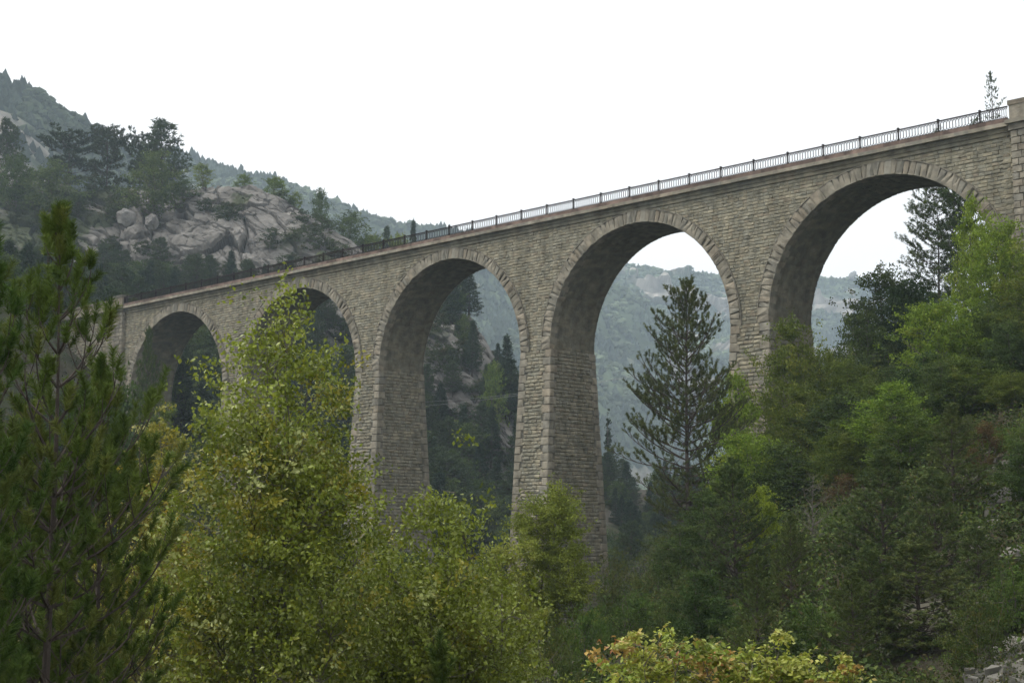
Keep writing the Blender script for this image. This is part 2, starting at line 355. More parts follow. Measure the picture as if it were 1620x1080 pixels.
rv = np.random.default_rng(11)
viaduct = obj('railway_viaduct', None, label='long grey stone railway viaduct with five tall round arches and rusty railing', cat='viaduct', loc=(0, 0, 0))
ZT = 11.2
# --- spandrel wall: core slab with arch holes, built as strips of columns, front and back
xs = np.unique(np.concatenate([np.linspace(XA, XB, 60)]+[xc+R0*np.cos(np.linspace(0, np.pi, 90)) for xc in XC]+[[xc-R0, xc+R0] for xc in XC]+[[xc-R0-1.8, xc+R0+1.8] for xc in XC]))
xs = xs[(xs >= XA) & (xs <= XB)]
def zlow(x):
    z = np.zeros_like(x)
    for xc in XC: z = np.maximum(z, np.sqrt(np.maximum(0, R0**2-(x-xc)**2)))
    return z
mb = MB(); zl = zlow(xs); n = len(xs)
core = np.array([.165, .152, .12])
for y in (.0, W0):
    V = np.concatenate([np.stack([xs, 0*xs+y, zl], 1), np.stack([xs, 0*xs+y, 0*xs+ZT], 1)]); i = np.arange(n-1)
    Q = np.stack([i, i+1, n+i+1, n+i], 1); mb.add(V, Q=Q if y == 0 else Q[:, ::-1], C=core)
obj('spandrel_wall', mb.build('spandrel_wall', M_wall), viaduct)
# stones of the spandrels
mb = MB(); ed = rows(0, ZT, .27, rv); SL = [[], [], [], []]
for k in range(len(ed)-1):
    z0, z1 = ed[k], ed[k+1]; e = course(XA+.3, XB, .5, rv)
    for a, b in zip(e[:-1], e[1:]):
        m = (a+b)/2; zm = (z0+z1)/2; ok = True
        for xc in XC:
            rr = [math.hypot(q-xc, zz) for q in (a, m, b) for zz in (z0, z1)]
            if max(rr) < R0+TH*.75: ok = False
            elif min(rr) < R0+.25: 
                if min(rr) < R0-.1: ok = False
                ok = ok and False
        if ok: SL[0].append(a); SL[1].append(b); SL[2].append(z0); SL[3].append(z1)
nn = len(SL[0])
stones(mb, *SL, lambda s, t, d: np.stack([s, -d, t], -1), rv.uniform(.03, .075, nn), tone_field(nn, rv), rv, gap=.011, inset=.04, gs=.45)
obj('facing_stones', mb.build('facing_stones', M_stone), viaduct)
# --- arches
ring_me = barrel_me = None
for k, xc in enumerate(XC):
    # ring of voussoirs (front and back)
    if ring_me is None:
        mb = MB(); nv = 65; e = np.linspace(0, np.pi, nv+1); r = rv
        def fm(s, t, d): return np.stack([-t*np.cos(s), -d-.02, t*np.sin(s)], -1)
        stones(mb, e[:-1]+.0, e[1:], np.full(nv, R0-.03), R0+TH+rv.uniform(-.06, .06, nv), fm, rv.uniform(.13, .2, nv), tone_dress(nv, rv), rv, gap=.0038, inset=.006, rough=.25)
        # soffit return of each voussoir
        def fm2(s, t, d): return np.stack([-(R0-.0-d)*np.cos(s), t, (R0-.0-d)*np.sin(s)], -1)
        stones(mb, e[:-1], e[1:], np.full(nv, -.15), .45+.3*(np.arange(nv) % 2), fm2, np.full(nv, .05), tone_dress(nv, rv), rv, gap=.0015, inset=.003, rough=.1)
        def fmb(s, t, d): return np.stack([t*np.cos(s), W0+d+.02, t*np.sin(s)], -1)
        stones(mb, e[:-1], e[1:], np.full(nv, R0-.03), np.full(nv, R0+TH), fmb, rv.uniform(.03, .05, nv), tone_dress(nv, rv), rv, gap=.0038, inset=.006, rough=.25)
        # extrados mould
        th = np.linspace(0, np.pi, 80); rr = [R0+TH+.02, R0+TH+.09]
        A = np.stack([np.stack([-q*np.cos(th), 0*th-yy, q*np.sin(th)], 1) for q, yy in ((rr[0], .0), (rr[0], .19), (rr[1], .19), (rr[1], .0))], 1)
        i = np.arange(79)[:, None]*4; j = np.arange(3)[None]; mb.add(A.reshape(-1, 3), Q=np.stack([i+j, i+j+1, i+5+j, i+4+j], -1).reshape(-1, 4), C=(.2, .18, .14))
        ring_me = mb.build('arch_ring', M_stone)
        mb = MB(); na = 92; ea = np.linspace(0, np.pi, na+1); a_ = [[], [], [], []]
        for q in range(na):
            ys = course(.4, W0-.1, .62, rv)
            a_[0] += [ea[q]]*(len(ys)-1); a_[1] += [ea[q+1]]*(len(ys)-1); a_[2] += list(ys[:-1]); a_[3] += list(ys[1:])
        def fm3(s, t, d): return np.stack([-(R0+.02-d)*np.cos(s), t, (R0+.02-d)*np.sin(s)], -1)
        m_ = len(a_[0]); stones(mb, *a_, fm3, rv.uniform(.015, .035, m_), tone_field(m_, rv)*.72, rv, gap=.0016, inset=.003, rough=.3)  # vault stones darkened: soffit shade painted into their tone
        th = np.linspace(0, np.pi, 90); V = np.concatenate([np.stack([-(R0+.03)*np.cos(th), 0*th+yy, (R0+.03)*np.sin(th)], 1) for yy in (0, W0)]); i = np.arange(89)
        mb.add(V, Q=np.stack([i, i+1, 90+i+1, 90+i], 1), C=core*.8)  # backing sheet darkened as well, same painted soffit shade
        barrel_me = mb.build('arch_vault', M_stone)
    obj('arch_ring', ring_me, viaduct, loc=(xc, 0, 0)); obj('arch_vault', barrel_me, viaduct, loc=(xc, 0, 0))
# --- piers
def pier(xc, zb):
    th_ = lambda z: T0-TA*z                                            # half thickness
    yf = lambda z: TB*z; yb = lambda z: W0-TB*z
    mb = MB()
    V = [(xc+sx*th_(z), (yf(z) if sy < 0 else yb(z)), z) for z in (0, zb) for sx, sy in ((-1, -1), (1, -1), (1, 1), (-1, 1))]
    mb.add(V, Q=[(0, 4, 5, 1), (1, 5, 6, 2), (2, 6, 7, 3), (3, 7, 4, 0)], C=core)
    po = obj('pier', mb.build('pier_core', M_wall), viaduct)
    ed = rows(zb, 0, .33, rv); mf = MB(); fs = []; sd_ = []
    for i in range(len(ed)-1):
        z0, z1 = ed[i], ed[i+1]; h = th_((z0+z1)/2)
        q0 = .62 if (i//2) % 2 else .88
        e = course(-h+q0, h-q0, .6, rv)
        fs += [(a, b, z0, z1) for a, b in zip(e[:-1], e[1:])]
        q1 = .8 if (i//2) % 2 else .5
        y0, y1 = yf((z0+z1)/2), yb((z0+z1)/2); e = course(y0+q1, y1-q1, .6, rv)
        sd_ += [(a, b, z0, z1) for a, b in zip(e[:-1], e[1:])]
    fs = np.array(fs).T; sd_ = np.array(sd_).T
    stones(mf, *fs, lambda s, t, d: np.stack([xc+s, yf(t)-d, t], -1), rv.uniform(.05, .12, fs.shape[1]), tone_field(fs.shape[1], rv), rv, gap=.018, gs=.45)
    stones(mf, *fs, lambda s, t, d: np.stack([xc-s, yb(t)+d, t], -1), rv.uniform(.05, .12, fs.shape[1]), tone_field(fs.shape[1], rv), rv, gap=.018, gs=.45)
    for sx in (1, -1):
        stones(mf, *sd_, lambda s, t, d: np.stack([xc+sx*(th_(t)+d), (s if sx > 0 else W0-s), t], -1), rv.uniform(.04, .10, sd_.shape[1]), tone_field(sd_.shape[1], rv)*.92, rv, gap=.018, gs=.45)  # side faces toned down, shade of the unlit sides put into the colour
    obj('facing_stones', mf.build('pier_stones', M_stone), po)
    eq = rows(zb, 0, .72, rv); p_ = .12
    for sx in (-1, 1):
        for back in (0, 1):
            mq = MB()
            for i in range(len(eq)-1):
                z0, z1 = eq[i], eq[i+1]; a = .62 if i % 2 else .88; b = .8 if i % 2 else .5; tn = tone_dress(1, rv)
                fmF = (lambda s, t, d: np.stack([xc+sx*(th_(t)+p_-s), (yf(t)-.02-d if not back else yb(t)+.02+d), t], -1))
                stones(mq, [0], [a+p_], [z0], [z1], fmF, np.array([.1]), tn, rv, gap=.016, inset=.045, rough=.3)
                fmS = (lambda s, t, d: np.stack([xc+sx*(th_(t)+.02+d), (yf(t)-p_+s if not back else yb(t)+p_-s), t], -1))
                stones(mq, [0], [b+p_], [z0], [z1], fmS, np.array([.1]), tn, rv, gap=.016, inset=.045, rough=.3)
            obj('quoins', mq.build('quoins', M_stone), po)
def col_v_of(x, y):
    d = np.array([x, y, 0])-np.array([CAM[0], CAM[1], 0]); v = d.dot(FWH); return d.dot(RT)/v*F+810, v
for k in range(4):
    xc = (XC[k]+XC[k+1])/2; zb = ground_z(*col_v_of(xc, 0))-4
    pier(xc, zb)
# --- end abutments with pilasters, parapets
def abut(x0, x1, sgn):
    mb = MB(); zb = min(ground_z(*col_v_of(x0, 0)), ground_z(*col_v_of(x1, 0)))-8
    xi, xo = (x1, x0) if sgn < 0 else (x0, x1)
    mb.box(x0, x1, 0, W0, zb, ZT, core)
    ma = MB(); ed = rows(zb, ZT, .36, rv); f = []
    for i in range(len(ed)-1):
        e = course(x0, x1, .62, rv); f += [(a, b, ed[i], ed[i+1]) for a, b in zip(e[:-1], e[1:])]
    f = np.array(f).T; stones(ma, *f, lambda s, t, d: np.stack([s, -d, t], -1), rv.uniform(.04, .1, f.shape[1]), tone_field(f.shape[1], rv), rv)
    xs_ = x1 if sgn < 0 else x0; f = []
    for i in range(len(ed)-1):
        e = course(.1, W0-.1, .6, rv); f += [(a, b, ed[i], ed[i+1]) for a, b in zip(e[:-1], e[1:]) if ed[i+1] < .05]
    f = np.array(f).T; stones(ma, *f, lambda s, t, d: np.stack([xs_-sgn*d, s, t], -1), rv.uniform(.04, .1, f.shape[1]), tone_field(f.shape[1], rv)*.9, rv)  # inner side face darker than the front, its shade painted in
    ab = obj('abutment', mb.build('abutment', M_wall), viaduct)
    obj('facing_stones', ma.build('abutment_stones', M_stone), ab)
    return ab, zb
abL, zbL = abut(-84, -XC[-1]-R0-0.02+.0, -1)
abR, zbR = abut(XC[-1]+R0+.02, 84, 1)
def pilaster(x0, x1, zb, par):
    mb = MB(); mb.box(x0+.03, x1-.03, -.42, .5, zb, ZT+.02, core)
    eq = rows(zb, ZT, .5, rv)
    for i in range(len(eq)-1):
        a = .75 if i % 2 else .5; z0, z1 = eq[i], eq[i+1]
        for (s0, s1) in ((x0, x0+a), (x0+a, x1-a), (x1-a, x1)):
            stones(mb, [s0], [s1], [z0], [z1], lambda s, t, d: np.stack([s, -.42-d, t], -1), np.array([.1]), tone_dress(1, rv)*(.82 if x0+.1 < s0 < x1-1 else .95), rv, inset=.03, rough=.3)
        for xx, sg in ((x0, -1), (x1, 1)):
            stones(mb, [-.42], [.0], [z0], [z1], lambda s, t, d: np.stack([xx+sg*(d-.03), s, t], -1), np.array([.06]), tone_dress(1, rv), rv, inset=.03, rough=.3)
    t = tone_dress(6, rv)
    mb.box(x0-.2, x1+.2, -.95, .4, ZT+.45, ZT+.72, t[0]*.9); mb.box(x0-.08, x1+.08, -.62, .4, ZT+.02, ZT+.45, t[1]*.75)
    mb.box(x0+.02, x1-.02, -.62, .15, ZT+.72, ZT+1.8, t[2]*.95); mb.box(x0-.06, x1+.06, -.68, .28, ZT+1.8, ZT+2.14, t[3]*.62)
    obj('pilaster', mb.build('pilaster', M_stone), par)
pilaster(-61.0, XA, zbL, abL); pilaster(XB+.2, 60.8, zbR, abR)
# parapets beyond pilasters
for nm, a, b, par in (('parapet', -84, -61.2, abL), ('parapet', 60.8, 84, abR)):
    mb = MB(); e = course(a, b, 1.1, rv)
    for s0, s1 in zip(e[:-1], e[1:]): mb.box(s0+.006, s1-.006, -.22, .14, ZT+.72, ZT+1.62, tone_dress(1, rv)[0]*.85)
    for s0, s1 in zip(e[:-1], e[1:]): mb.box(s0+.006, s1-.006, -.32, .2, ZT+1.624, ZT+1.86, tone_dress(1, rv)[0]*.7)
    obj(nm, mb.build(nm, M_stone), par)
# --- cornice and deck
mb = MB()
def prof(x0, x1, pts, c, jit=0):
    V = [(x, -o, z) for x in (x0, x1) for o, z in pts]; n_ = len(pts); i = np.arange(n_-1)
    mb.add(V, Q=np.stack([i, n_+i, n_+i+1, i+1], 1), C=c); mb.add(V, Q=[], C=c)
e = course(-84, 84, 1.3, rv)
for s0, s1 in zip(e[:-1], e[1:]):
    c1 = tone_field(1, rv)[0]*.8; c2 = tone_dress(1, rv)[0]*1.05
    mb.box(s0+.004, s1-.004, -.16, .3, ZT-.22, ZT+.06, c1); mb.box(s0+.004, s1-.004, -.26, .3, ZT+.062, ZT+.38, c1*.8)
    j = rv.uniform(-.015, .015)
    if not (-61.1 < (s0+s1)/2 < XA or XB < (s0+s1)/2 < 60.7):
        mb.box(s0+.006, s1-.006, -.62+j, .3, ZT+.383, ZT+.66, c2)
obj('cornice', mb.build('cornice', M_stone), viaduct)
mb = MB(); mb.box(-84, 84, .3, W0+.3, ZT-.2, ZT+.66, (.16, .15, .13)); mb.box(-84, 84, .15, W0+.1, ZT+.665, ZT+.78, (.12, .115, .105))
obj('deck', mb.build('deck', M_wall), viaduct)
# rusty fascia strip under the railing
M_rust = mat_attr('rusty_fascia', .9, .2, 0, 1.2, .55)
mb = MB(); e = course(XA, XB, 1.62, rv)
for s0, s1 in zip(e[:-1], e[1:]):
    mb.box(s0+.01, s1-.01, -.5, -.1, ZT+.663, ZT+.98, np.array([.14, .098, .078])*rv.uniform(.7, 1.3))
obj('fascia', mb.build('fascia', M_rust), viaduct)
# --- railing
rail = obj('railing', None, viaduct, loc=(0, -.38, ZT+.98)); PS = 3.2515; RH = ZR-(ZT+.98)
mb = MB(); brown = (.024, .017, .015)
mb.box(.0, PS, -.04, .04, RH-.085, RH, brown); mb.box(0, PS, -.012, .012, RH-.145, RH-.12, brown); mb.box(0, PS, -.03, .03, .02, .07, brown)
ns = 13; dx = (PS-.1)/ns; h = RH-.13; b = .020
for i in range(ns):
    x = .05+dx*(i+.5); mb.box(x-b, x+b, -b, b, .2, h-.12, brown)
    for s in (-1, 1):
        mb.beam((x, 0, h-.12), (x+s*dx/2, 0, h-.01), b*1.2, brown); mb.beam((x, 0, .2), (x+s*dx/2, 0, .07), b*1.2, brown)
pan = mb.build('railing_panel', M_iron)
mb = MB(); mb.box(-.045, .045, -.045, .045, 0, RH+.03, brown); mb.box(-.09, .09, -.09, .09, RH+.03, RH+.075, brown); mb.box(-.09, .09, -.09, .09, 0, .1, brown)
mb.box(-.06, .06, -.06, .06, RH+.075, RH+.12, brown)
post = mb.build('post', M_iron)
x = 55.82; 
while x > XA+.2:
    o = obj('post', post, rail, loc=(x, 0, 0))
    x2 = max(x-PS, XA); q = obj('railing_panel', pan, rail, loc=(x2, 0, 0)); q.scale = ((x-x2)/PS, 1, 1); x -= PS
q = obj('railing_panel', pan, rail, loc=(55.82, 0, 0)); q.scale = ((XB-55.82)/PS, 1, 1)

# ------------------------------------------------------------------ vegetation generators
def unit(a): return a/(np.linalg.norm(a, axis=-1, keepdims=True)+1e-9)
def leaves(P, size, col, r, up=.35, fold=.25, aspect=.62, hang=0.):
    """folded rhombus leaves at points P"""
    n = len(P); nrm = unit(r.normal(size=(n, 3))+np.array([0, 0, up*2])); d = r.normal(size=(n, 3)); d[:, 2] -= hang*2
    d = unit(d-(d*nrm).sum(1, keepdims=True)*nrm); s = np.cross(nrm, d); L = (size*r.uniform(.65, 1.25, n))[:, None]; Wd = L*aspect*.5
    V = np.stack([P-d*L*.5, P+s*Wd+nrm*Wd*fold, P+d*L*.5, P-s*Wd+nrm*Wd*fold], 1).reshape(-1, 3)
    i = np.arange(n)[:, None]*4
    T = np.concatenate([np.concatenate([i, i+1, i+2], 1), np.concatenate([i, i+2, i+3], 1)])
    return V, T, np.repeat(col, 4, 0)
def curve(a, b, r, sag=.15, n=7, wob=.04):
    t = np.linspace(0, 1, n)[:, None]; L = np.linalg.norm(b-a); c = (a+b)/2+np.array([0, 0, -sag*L])+r.normal(size=3)*L*.05
    P = (1-t)**2*a+2*t*(1-t)*c+t**2*b; P[1:-1] += r.normal(size=(n-2, 3))*L*wob*.5
    return P
def broadleaf(seed, H, prof, natt, nleaf, lsize, pal, pw, clear=.12, stems=1, lobes=.55, spread=.34, spread_z=.6, nlimb=26, hang=.2, up=.35, barkc=(.11, .095, .075), shell=.55, trunk_r=None, rise=.75, hangtw=0., tight=.17, leafmat=None):
    """returns (trunk mesh, crown mesh). prof: [(height fraction, radius m)]"""
    r = np.random.default_rng(seed); pf = np.array(prof, float)
    A = []
    while len(A) < natt:
        t = r.uniform(pf[0, 0], pf[-1, 0], 4000); R = np.interp(t, pf[:, 0], pf[:, 1])
        keep = r.uniform(0, 1, 4000) < (R/pf[:, 1].max())**1.3; t = t[keep]; R = R[keep]
        rad = R*r.uniform(0, 1, len(t))**shell; an = r.uniform(0, 2*np.pi, len(t))
        p = np.stack([rad*np.cos(an), rad*np.sin(an), t*H], 1)
        bulge = 1+.35*fbm(np.stack([np.cos(an), np.sin(an), t*3], 1)*1.3, 2, seed)
        p[:, :2] *= bulge[:, None]
        f = noise(p*(2.2/pf[:, 1].max()), seed+3)*.6+noise(p*(4.5/pf[:, 1].max()), seed+5)*.4
        A += list(p[f > -.9+lobes])
    A = np.array(A[:natt])
    tr = trunk_r or H*.014+.02; mb = MB(); barkc = np.array(barkc)
    ST = []
    for s in range(stems):
        top = np.array([r.normal()*pf[:, 1].max()*(.15 if stems == 1 else .35), r.normal()*pf[:, 1].max()*(.15 if stems == 1 else .35), H*(.95-.12*s*r.uniform(.3, 1))])
        P = curve(np.array([r.normal()*.05*(stems > 1), r.normal()*.05*(stems > 1), -.4]), top, r, .0, 16, .012); ST.append(P)
        mb.tube(P, np.interp(np.linspace(0, 1, 16), [0, .08, 1], [1.25, 1, .12])*tr*(1 if stems == 1 else .75), 7, barkc)
    limb = []; li = A[r.permutation(len(A))[:nlimb]]
    for b in li:
        P = ST[r.integers(stems)]; hd = np.linalg.norm(b[:2]); z = np.clip(b[2]-hd*rise-.03*H, clear*H, H*.9)
        i = np.argmin(abs(P[:, 2]-z)); a = P[i]; e = a+(b-a)*.86
        if np.linalg.norm(e-a) < .1: continue
        C = curve(a, e, r, .12, 8); rad = tr*.5*(1-i/17.)+.01
        mb.tube(C, np.linspace(rad, rad*.22, 8), 5, barkc); limb.append(C)
    LP = np.concatenate(limb+ST); mid = []
    for b in A:
        d = np.linalg.norm(LP-b, axis=1)+.8*np.maximum(0, LP[:, 2]-b[2]+.05*H); a = LP[np.argmin(d)]
        if np.linalg.norm(b-a) < .05: a = a-np.array([0, 0, .1])
        C = curve(a, b, r, .05, 5); mb.tube(C, np.linspace(tr*.13+.003, .003+tr*.02, 5), 3, barkc*1.0); mid.append(C[3])
    trunk = mb.build('trunk', M_bark)
    if nleaf == 0: return trunk, None
    mid = np.array(mid); dr = unit(A-mid); k = nleaf//natt
    Aw = r.dirichlet(np.ones(natt)*2.2)*nleaf; cnt = np.maximum(3, Aw.astype(int)); ii = np.repeat(np.arange(natt), cnt); n = len(ii)
    sc = pf[:, 1].max()*spread
    s = r.uniform(-.5, .35, n)[:, None]*1.
    O = r.normal(size=(natt, 6, 3))*np.array([1, 1, spread_z])*sc*.62*r.uniform(.6, 1.2, (natt, 1, 1))
    J = O[ii, r.integers(0, 6, n)]+r.normal(size=(n, 3))*np.array([1, 1, spread_z*.75])*sc*tight
    P = A[ii]+dr[ii]*s*sc*.9+J
    if hangtw: P[:, 2] -= np.abs(r.normal(size=n))*hangtw
    pal = np.array(pal); pi_ = r.choice(len(pal), natt, p=pw); tw = pal[pi_][ii]
    own = pal[r.choice(len(pal), n, p=pw)]; c = (tw*.62+own*.38)*r.uniform(.75, 1.25, (n, 1))
    V, T, Cc = leaves(P, lsize, c, r, up=up, hang=hang)
    return trunk, mesh('crown', V, T, leafmat or M_leaf, Cc)
def pine(seed, H, base, Lb, whorl, nb, e0, e1, shoot, nneed, nlen, nwid, pal, sspace=.22, side=.5, barkc=(.075, .06, .05), trunk_r=None, irregular=.25, prof=None, dens=1., dead=0, sweep=.5, tuft=.45):
    r = np.random.default_rng(seed); mb = MB(); tr = trunk_r or H*.013+.02
    n = 20; t = np.linspace(0, 1, n); TP = np.stack([.03*H*np.sin(t*3+seed)*t*.4, .03*H*np.cos(t*2.3+seed)*t*.4, t*H-.3*(1-t)], 1); TP[:, :2] -= TP[0, :2]
    mb.tube(TP, np.interp(t, [0, .05, 1], [1.25, 1, .06])*tr, 8, barkc)
    SP = []; SD = []
    prof = prof or [(0, .55), (.2, 1.), (.5, .8), (1, .08)]
    prof = np.array(prof); z = base
    while z < H*.985:
        f = (z-base)/(H-base); Lz = Lb*np.interp(f, prof[:, 0], prof[:, 1])
        k = max(2, int(round(nb*r.uniform(.7, 1.2)))); a0 = r.uniform(0, 6.28)
        for j in range(k):
            an = a0+j*2*np.pi/k+r.normal()*.25; L = Lz*r.uniform(1-irregular*1.6, 1+irregular*.6)
            if L < .04: continue
            ea = e0+(e1-e0)*f+r.normal()*.1
            m = 9; s = np.linspace(0, 1, m); el = ea+sweep*s**1.5+r.normal()*.05
            an_ = an+r.normal()*.15*s
            dirs = np.stack([np.cos(el)*np.cos(an_), np.cos(el)*np.sin(an_), np.sin(el)], 1); P = np.cumsum(dirs*L/(m-1), 0); P -= P[0]
            o = np.array([np.interp(z, TP[:, 2], TP[:, 0]), np.interp(z, TP[:, 2], TP[:, 1]), z]); P = P+o
            br = min(tr*.42, .012+.018*L)*(1-.5*f); mb.tube(P, np.linspace(br, br*.25, m), 4, barkc)
            isdead = dead and f < dead and r.uniform() < .6
            if isdead: continue
            SP.append(P[-1]); SD.append(dirs[-1])
            st = .25 if L > .6 else .5; q = st+r.uniform(0, .1); sgn = 1
            while q < .97:
                i = q*(m-1); i0 = int(i); pp = P[i0]+(P[min(i0+1, m-1)]-P[i0])*(i-i0); dd = dirs[i0]
                sdv = np.cross(dd, [0, 0, 1.]); sdv = sdv/(np.linalg.norm(sdv)+1e-6)*sgn; sgn = -sgn
                l2 = L*side*(1-q*.75)*r.uniform(.5, 1.1)
                bd = unit(dd*.6+sdv*.8+np.array([0, 0, .12+.3*r.uniform()]))
                m2 = 4; pts = pp+np.linspace(0, 1, m2)[:, None]*bd*l2; pts[:, 2] += np.linspace(0, 1, m2)**2*l2*.22*sweep*2
                if l2 > .12: mb.tube(pts, np.linspace(br*.4, br*.12+.002, m2), 3, barkc)
                kk = max(1, int(l2/sspace*dens))
                for x in range(kk):
                    u_ = 1-x/max(kk, 1)*.8; p2 = pp+(pts[-1]-pp)*u_; SP.append(p2+r.normal(size=3)*.02)
                    SD.append(unit(bd+r.normal(size=3)*.45+np.array([0, 0, tuft])))
                q += max(.05, sspace/L*.85)
        z += whorl*r.uniform(.8, 1.2)*(1-.35*f)
    SP.append(TP[-1]); SD.append(np.array([0, 0, 1.])); SP = np.array(SP); SD = unit(np.array(SD)); ns_ = len(SP)
    tot = ns_*nneed; i = np.repeat(np.arange(ns_), nneed); a = r.uniform(-.15, 1, tot)[:, None]; ax = SD[i]
    rad = unit(r.normal(size=(tot, 3))); rad = unit(rad-(rad*ax).sum(1, keepdims=True)*ax); sl = shoot*r.uniform(.6, 1.25, ns_)[i][:, None]
    b = SP[i]+ax*a*sl; d = unit(rad*.9+ax*r.uniform(.25, 1., (tot, 1))+np.array([0, 0, .15])); ln = nlen*r.uniform(.7, 1.15, (tot, 1))
    wv = unit(np.cross(d, r.normal(size=(tot, 3))))*nwid*.5
    V = np.stack([b-wv, b+wv, b+d*ln+wv*.35, b+d*ln-wv*.35], 1).reshape(-1, 3); k = np.arange(tot)[:, None]*4
    Q = np.concatenate([k, k+1, k+2, k+3], 1)
    pal = np.array(pal); c = pal[r.choice(len(pal), ns_)][i]*r.uniform(.75, 1.25, (tot, 1))
    return mb.build('trunk', M_bark), mesh('crown', V, Q, M_needle, np.repeat(c, 4, 0)), ns_
NODE = {}
def put(kind, name, label, cat, px, ptop, v, H0, group=None, parts=None, wide=1., base=None, rz=None, sink=.3, crown='crown'):
    """stand a tree on the ground so that its top shows at height ptop of the photo"""
    tk, cr = parts if parts is not None else NODE[kind]
    pt = WP(px, ptop, v); c = col_v_of(pt[0], pt[1]); zb = ground_z(*c) if base is None else base
    s = (pt[2]-zb)/H0; s = max(s, .15)
    root = obj(name, None, label=label, cat=cat, group=group, loc=(pt[0], pt[1], zb-sink*s), rz=rng.uniform(0, 6.28) if rz is None else rz, sc=(s*wide, s*wide, s*(1+.0)))
    obj('trunk', tk, root)
    if cr is not None: obj(crown, cr, root)
    return root
G_oak = [(.085, .122, .018), (.12, .16, .022), (.06, .09, .016), (.15, .16, .026)]
G_bright = [(.16, .23, .022), (.22, .29, .032), (.11, .165, .020), (.25, .27, .032)]
G_dark = [(.045, .075, .018), (.062, .095, .022), (.08, .115, .026), (.04, .06, .016)]
G_pop = [(.185, .225, .022), (.235, .275, .034), (.11, .145, .017), (.32, .27, .027), (.46, .48, .19)]
G_pine = [(.040, .060, .018), (.055, .072, .020), (.030, .048, .016)]
G_pineb = [(.038, .060, .028), (.05, .072, .03), (.065, .085, .035)]
# archetypes: NODE[kind] = (trunk, crown); DIM[kind] = (height, radius)
DIM = {}
def oakish(kind, seed, H, Rr, pal, pw, natt=170, nl=16000, ls=.17, shape='round', **kw):
    natt = int(natt*.8); nl = int(nl*(1.0 if H > 4 else 1.2)); ls = ls*(1.25 if 4 < H and ls < .3 else 1); kw.setdefault('spread_z', .5)
    pr = {'round': [(.14, .35), (.3, .85), (.55, 1.), (.78, .8), (.93, .45), (1, .12)],
          'tall': [(.12, .4), (.3, .8), (.5, 1.), (.72, .75), (.88, .45), (1, .1)],
          'bush': [(.02, .8), (.25, 1.), (.55, .95), (.8, .65), (1, .15)]}[shape]
    NODE[kind] = broadleaf(seed, H, [(a, b*Rr) for a, b in pr], natt, nl, ls, pal, pw, **kw); DIM[kind] = (H, Rr)
W4 = [.4, .3, .2, .1]
oakish('oak_a', 1, 9, 3.2, G_oak, W4, 190, 21000, .15)
oakish('oak_b', 2, 10, 3.0, G_oak, W4, 200, 21000, .15, 'tall', stems=2)
oakish('bright_a', 3, 9, 3.0, G_bright, W4, 190, 19000, .15, lobes=.6)
oakish('bright_b', 4, 8, 2.6, G_bright, W4, 150, 15000, .14, 'tall', stems=2, lobes=.65)
oakish('dark_a', 5, 10, 3.2, G_dark, W4, 190, 19000, .17)
oakish('dark_b', 6, 9, 2.8, G_dark, W4, 170, 16000, .17, 'tall')
oakish('bush_a', 7, 3, 1.9, [(.075, .10, .022), (.055, .085, .02), (.10, .11, .028), (.13, .11, .03)], W4, 90, 9000, .10, 'bush', stems=3, clear=.02)
oakish('bush_b', 8, 3, 1.7, [(.07, .12, .022), (.10, .15, .027), (.05, .085, .018), (.13, .14, .03)], W4, 90, 9000, .10, 'bush', stems=3, clear=.02)
oakish('bush_red', 9, 2.4, 1.3, [(.10, .055, .025), (.10, .07, .025), (.08, .08, .025), (.12, .10, .03)], W4, 60, 4500, .09, 'bush', stems=3, clear=.02)
def conif(kind, seed, H, Rr, pal, shp='cone', **kw):
    a = dict(base=H*.12, whorl=.55, nb=6, e0=.05, e1=.7, shoot=.28, nneed=18, nlen=.17, nwid=.034, sspace=.24, side=.5)
    a.update(kw); base = a.pop('base'); t, c, n_ = pine(seed, H, base, Rr, a.pop('whorl'), a.pop('nb'), a.pop('e0'), a.pop('e1'), a.pop('shoot'), a.pop('nneed'), a.pop('nlen'), a.pop('nwid'), pal, **a)
    NODE[kind] = (t, c); DIM[kind] = (H, Rr); print(kind, n_)
conif('pine_a', 21, 9, 2.7, [(.07, .10, .032), (.09, .12, .036), (.11, .135, .04)], nneed=44, nlen=.15, shoot=.3, sspace=.26, whorl=.45, prof=[(0, .95), (.2, 1.), (.5, .8), (1, .08)], base=.5)
conif('pine_b', 22, 10, 2.6, [(.07, .095, .024), (.095, .115, .03)], whorl=.5, irregular=.4, nneed=40, nlen=.15, shoot=.3, sspace=.26, base=1.)
FARK = dict(whorl=.62, nb=7, nneed=11, nlen=.42, nwid=.10, shoot=.4, sspace=.42, e0=-.1, e1=.5)
conif('far_pine', 23, 13, 3.2, [(.045, .068, .026), (.058, .08, .030)], irregular=.45, prof=[(0, .6), (.3, 1), (.6, .8), (.85, .45), (1, .1)], **FARK)
conif('far_spruce', 24, 14, 2.5, [(.030, .050, .024), (.038, .06, .027)], prof=[(0, 1), (.4, .7), (1, .05)], base=1.2, **FARK)
conif('scots', 25, 12, 4.2, [(.036, .050, .020), (.045, .06, .022)], base=2.5, prof=[(0, .5), (.35, .9), (.6, 1), (.85, .7), (1, .25)], irregular=.55, whorl=1.0, nb=5, nneed=18, nlen=.40, nwid=.11, shoot=.4, sspace=.36, e0=.0, e1=.35)
oakish('far_broad', 26, 10, 3.6, [(.075, .11, .028), (.095, .13, .034), (.06, .09, .026), (.11, .135, .04)], W4, 120, 5500, .34)
oakish('far_light', 27, 8, 2.8, [(.13, .185, .035), (.16, .21, .042), (.10, .14, .03), (.17, .19, .045)], W4, 100, 4200, .32)
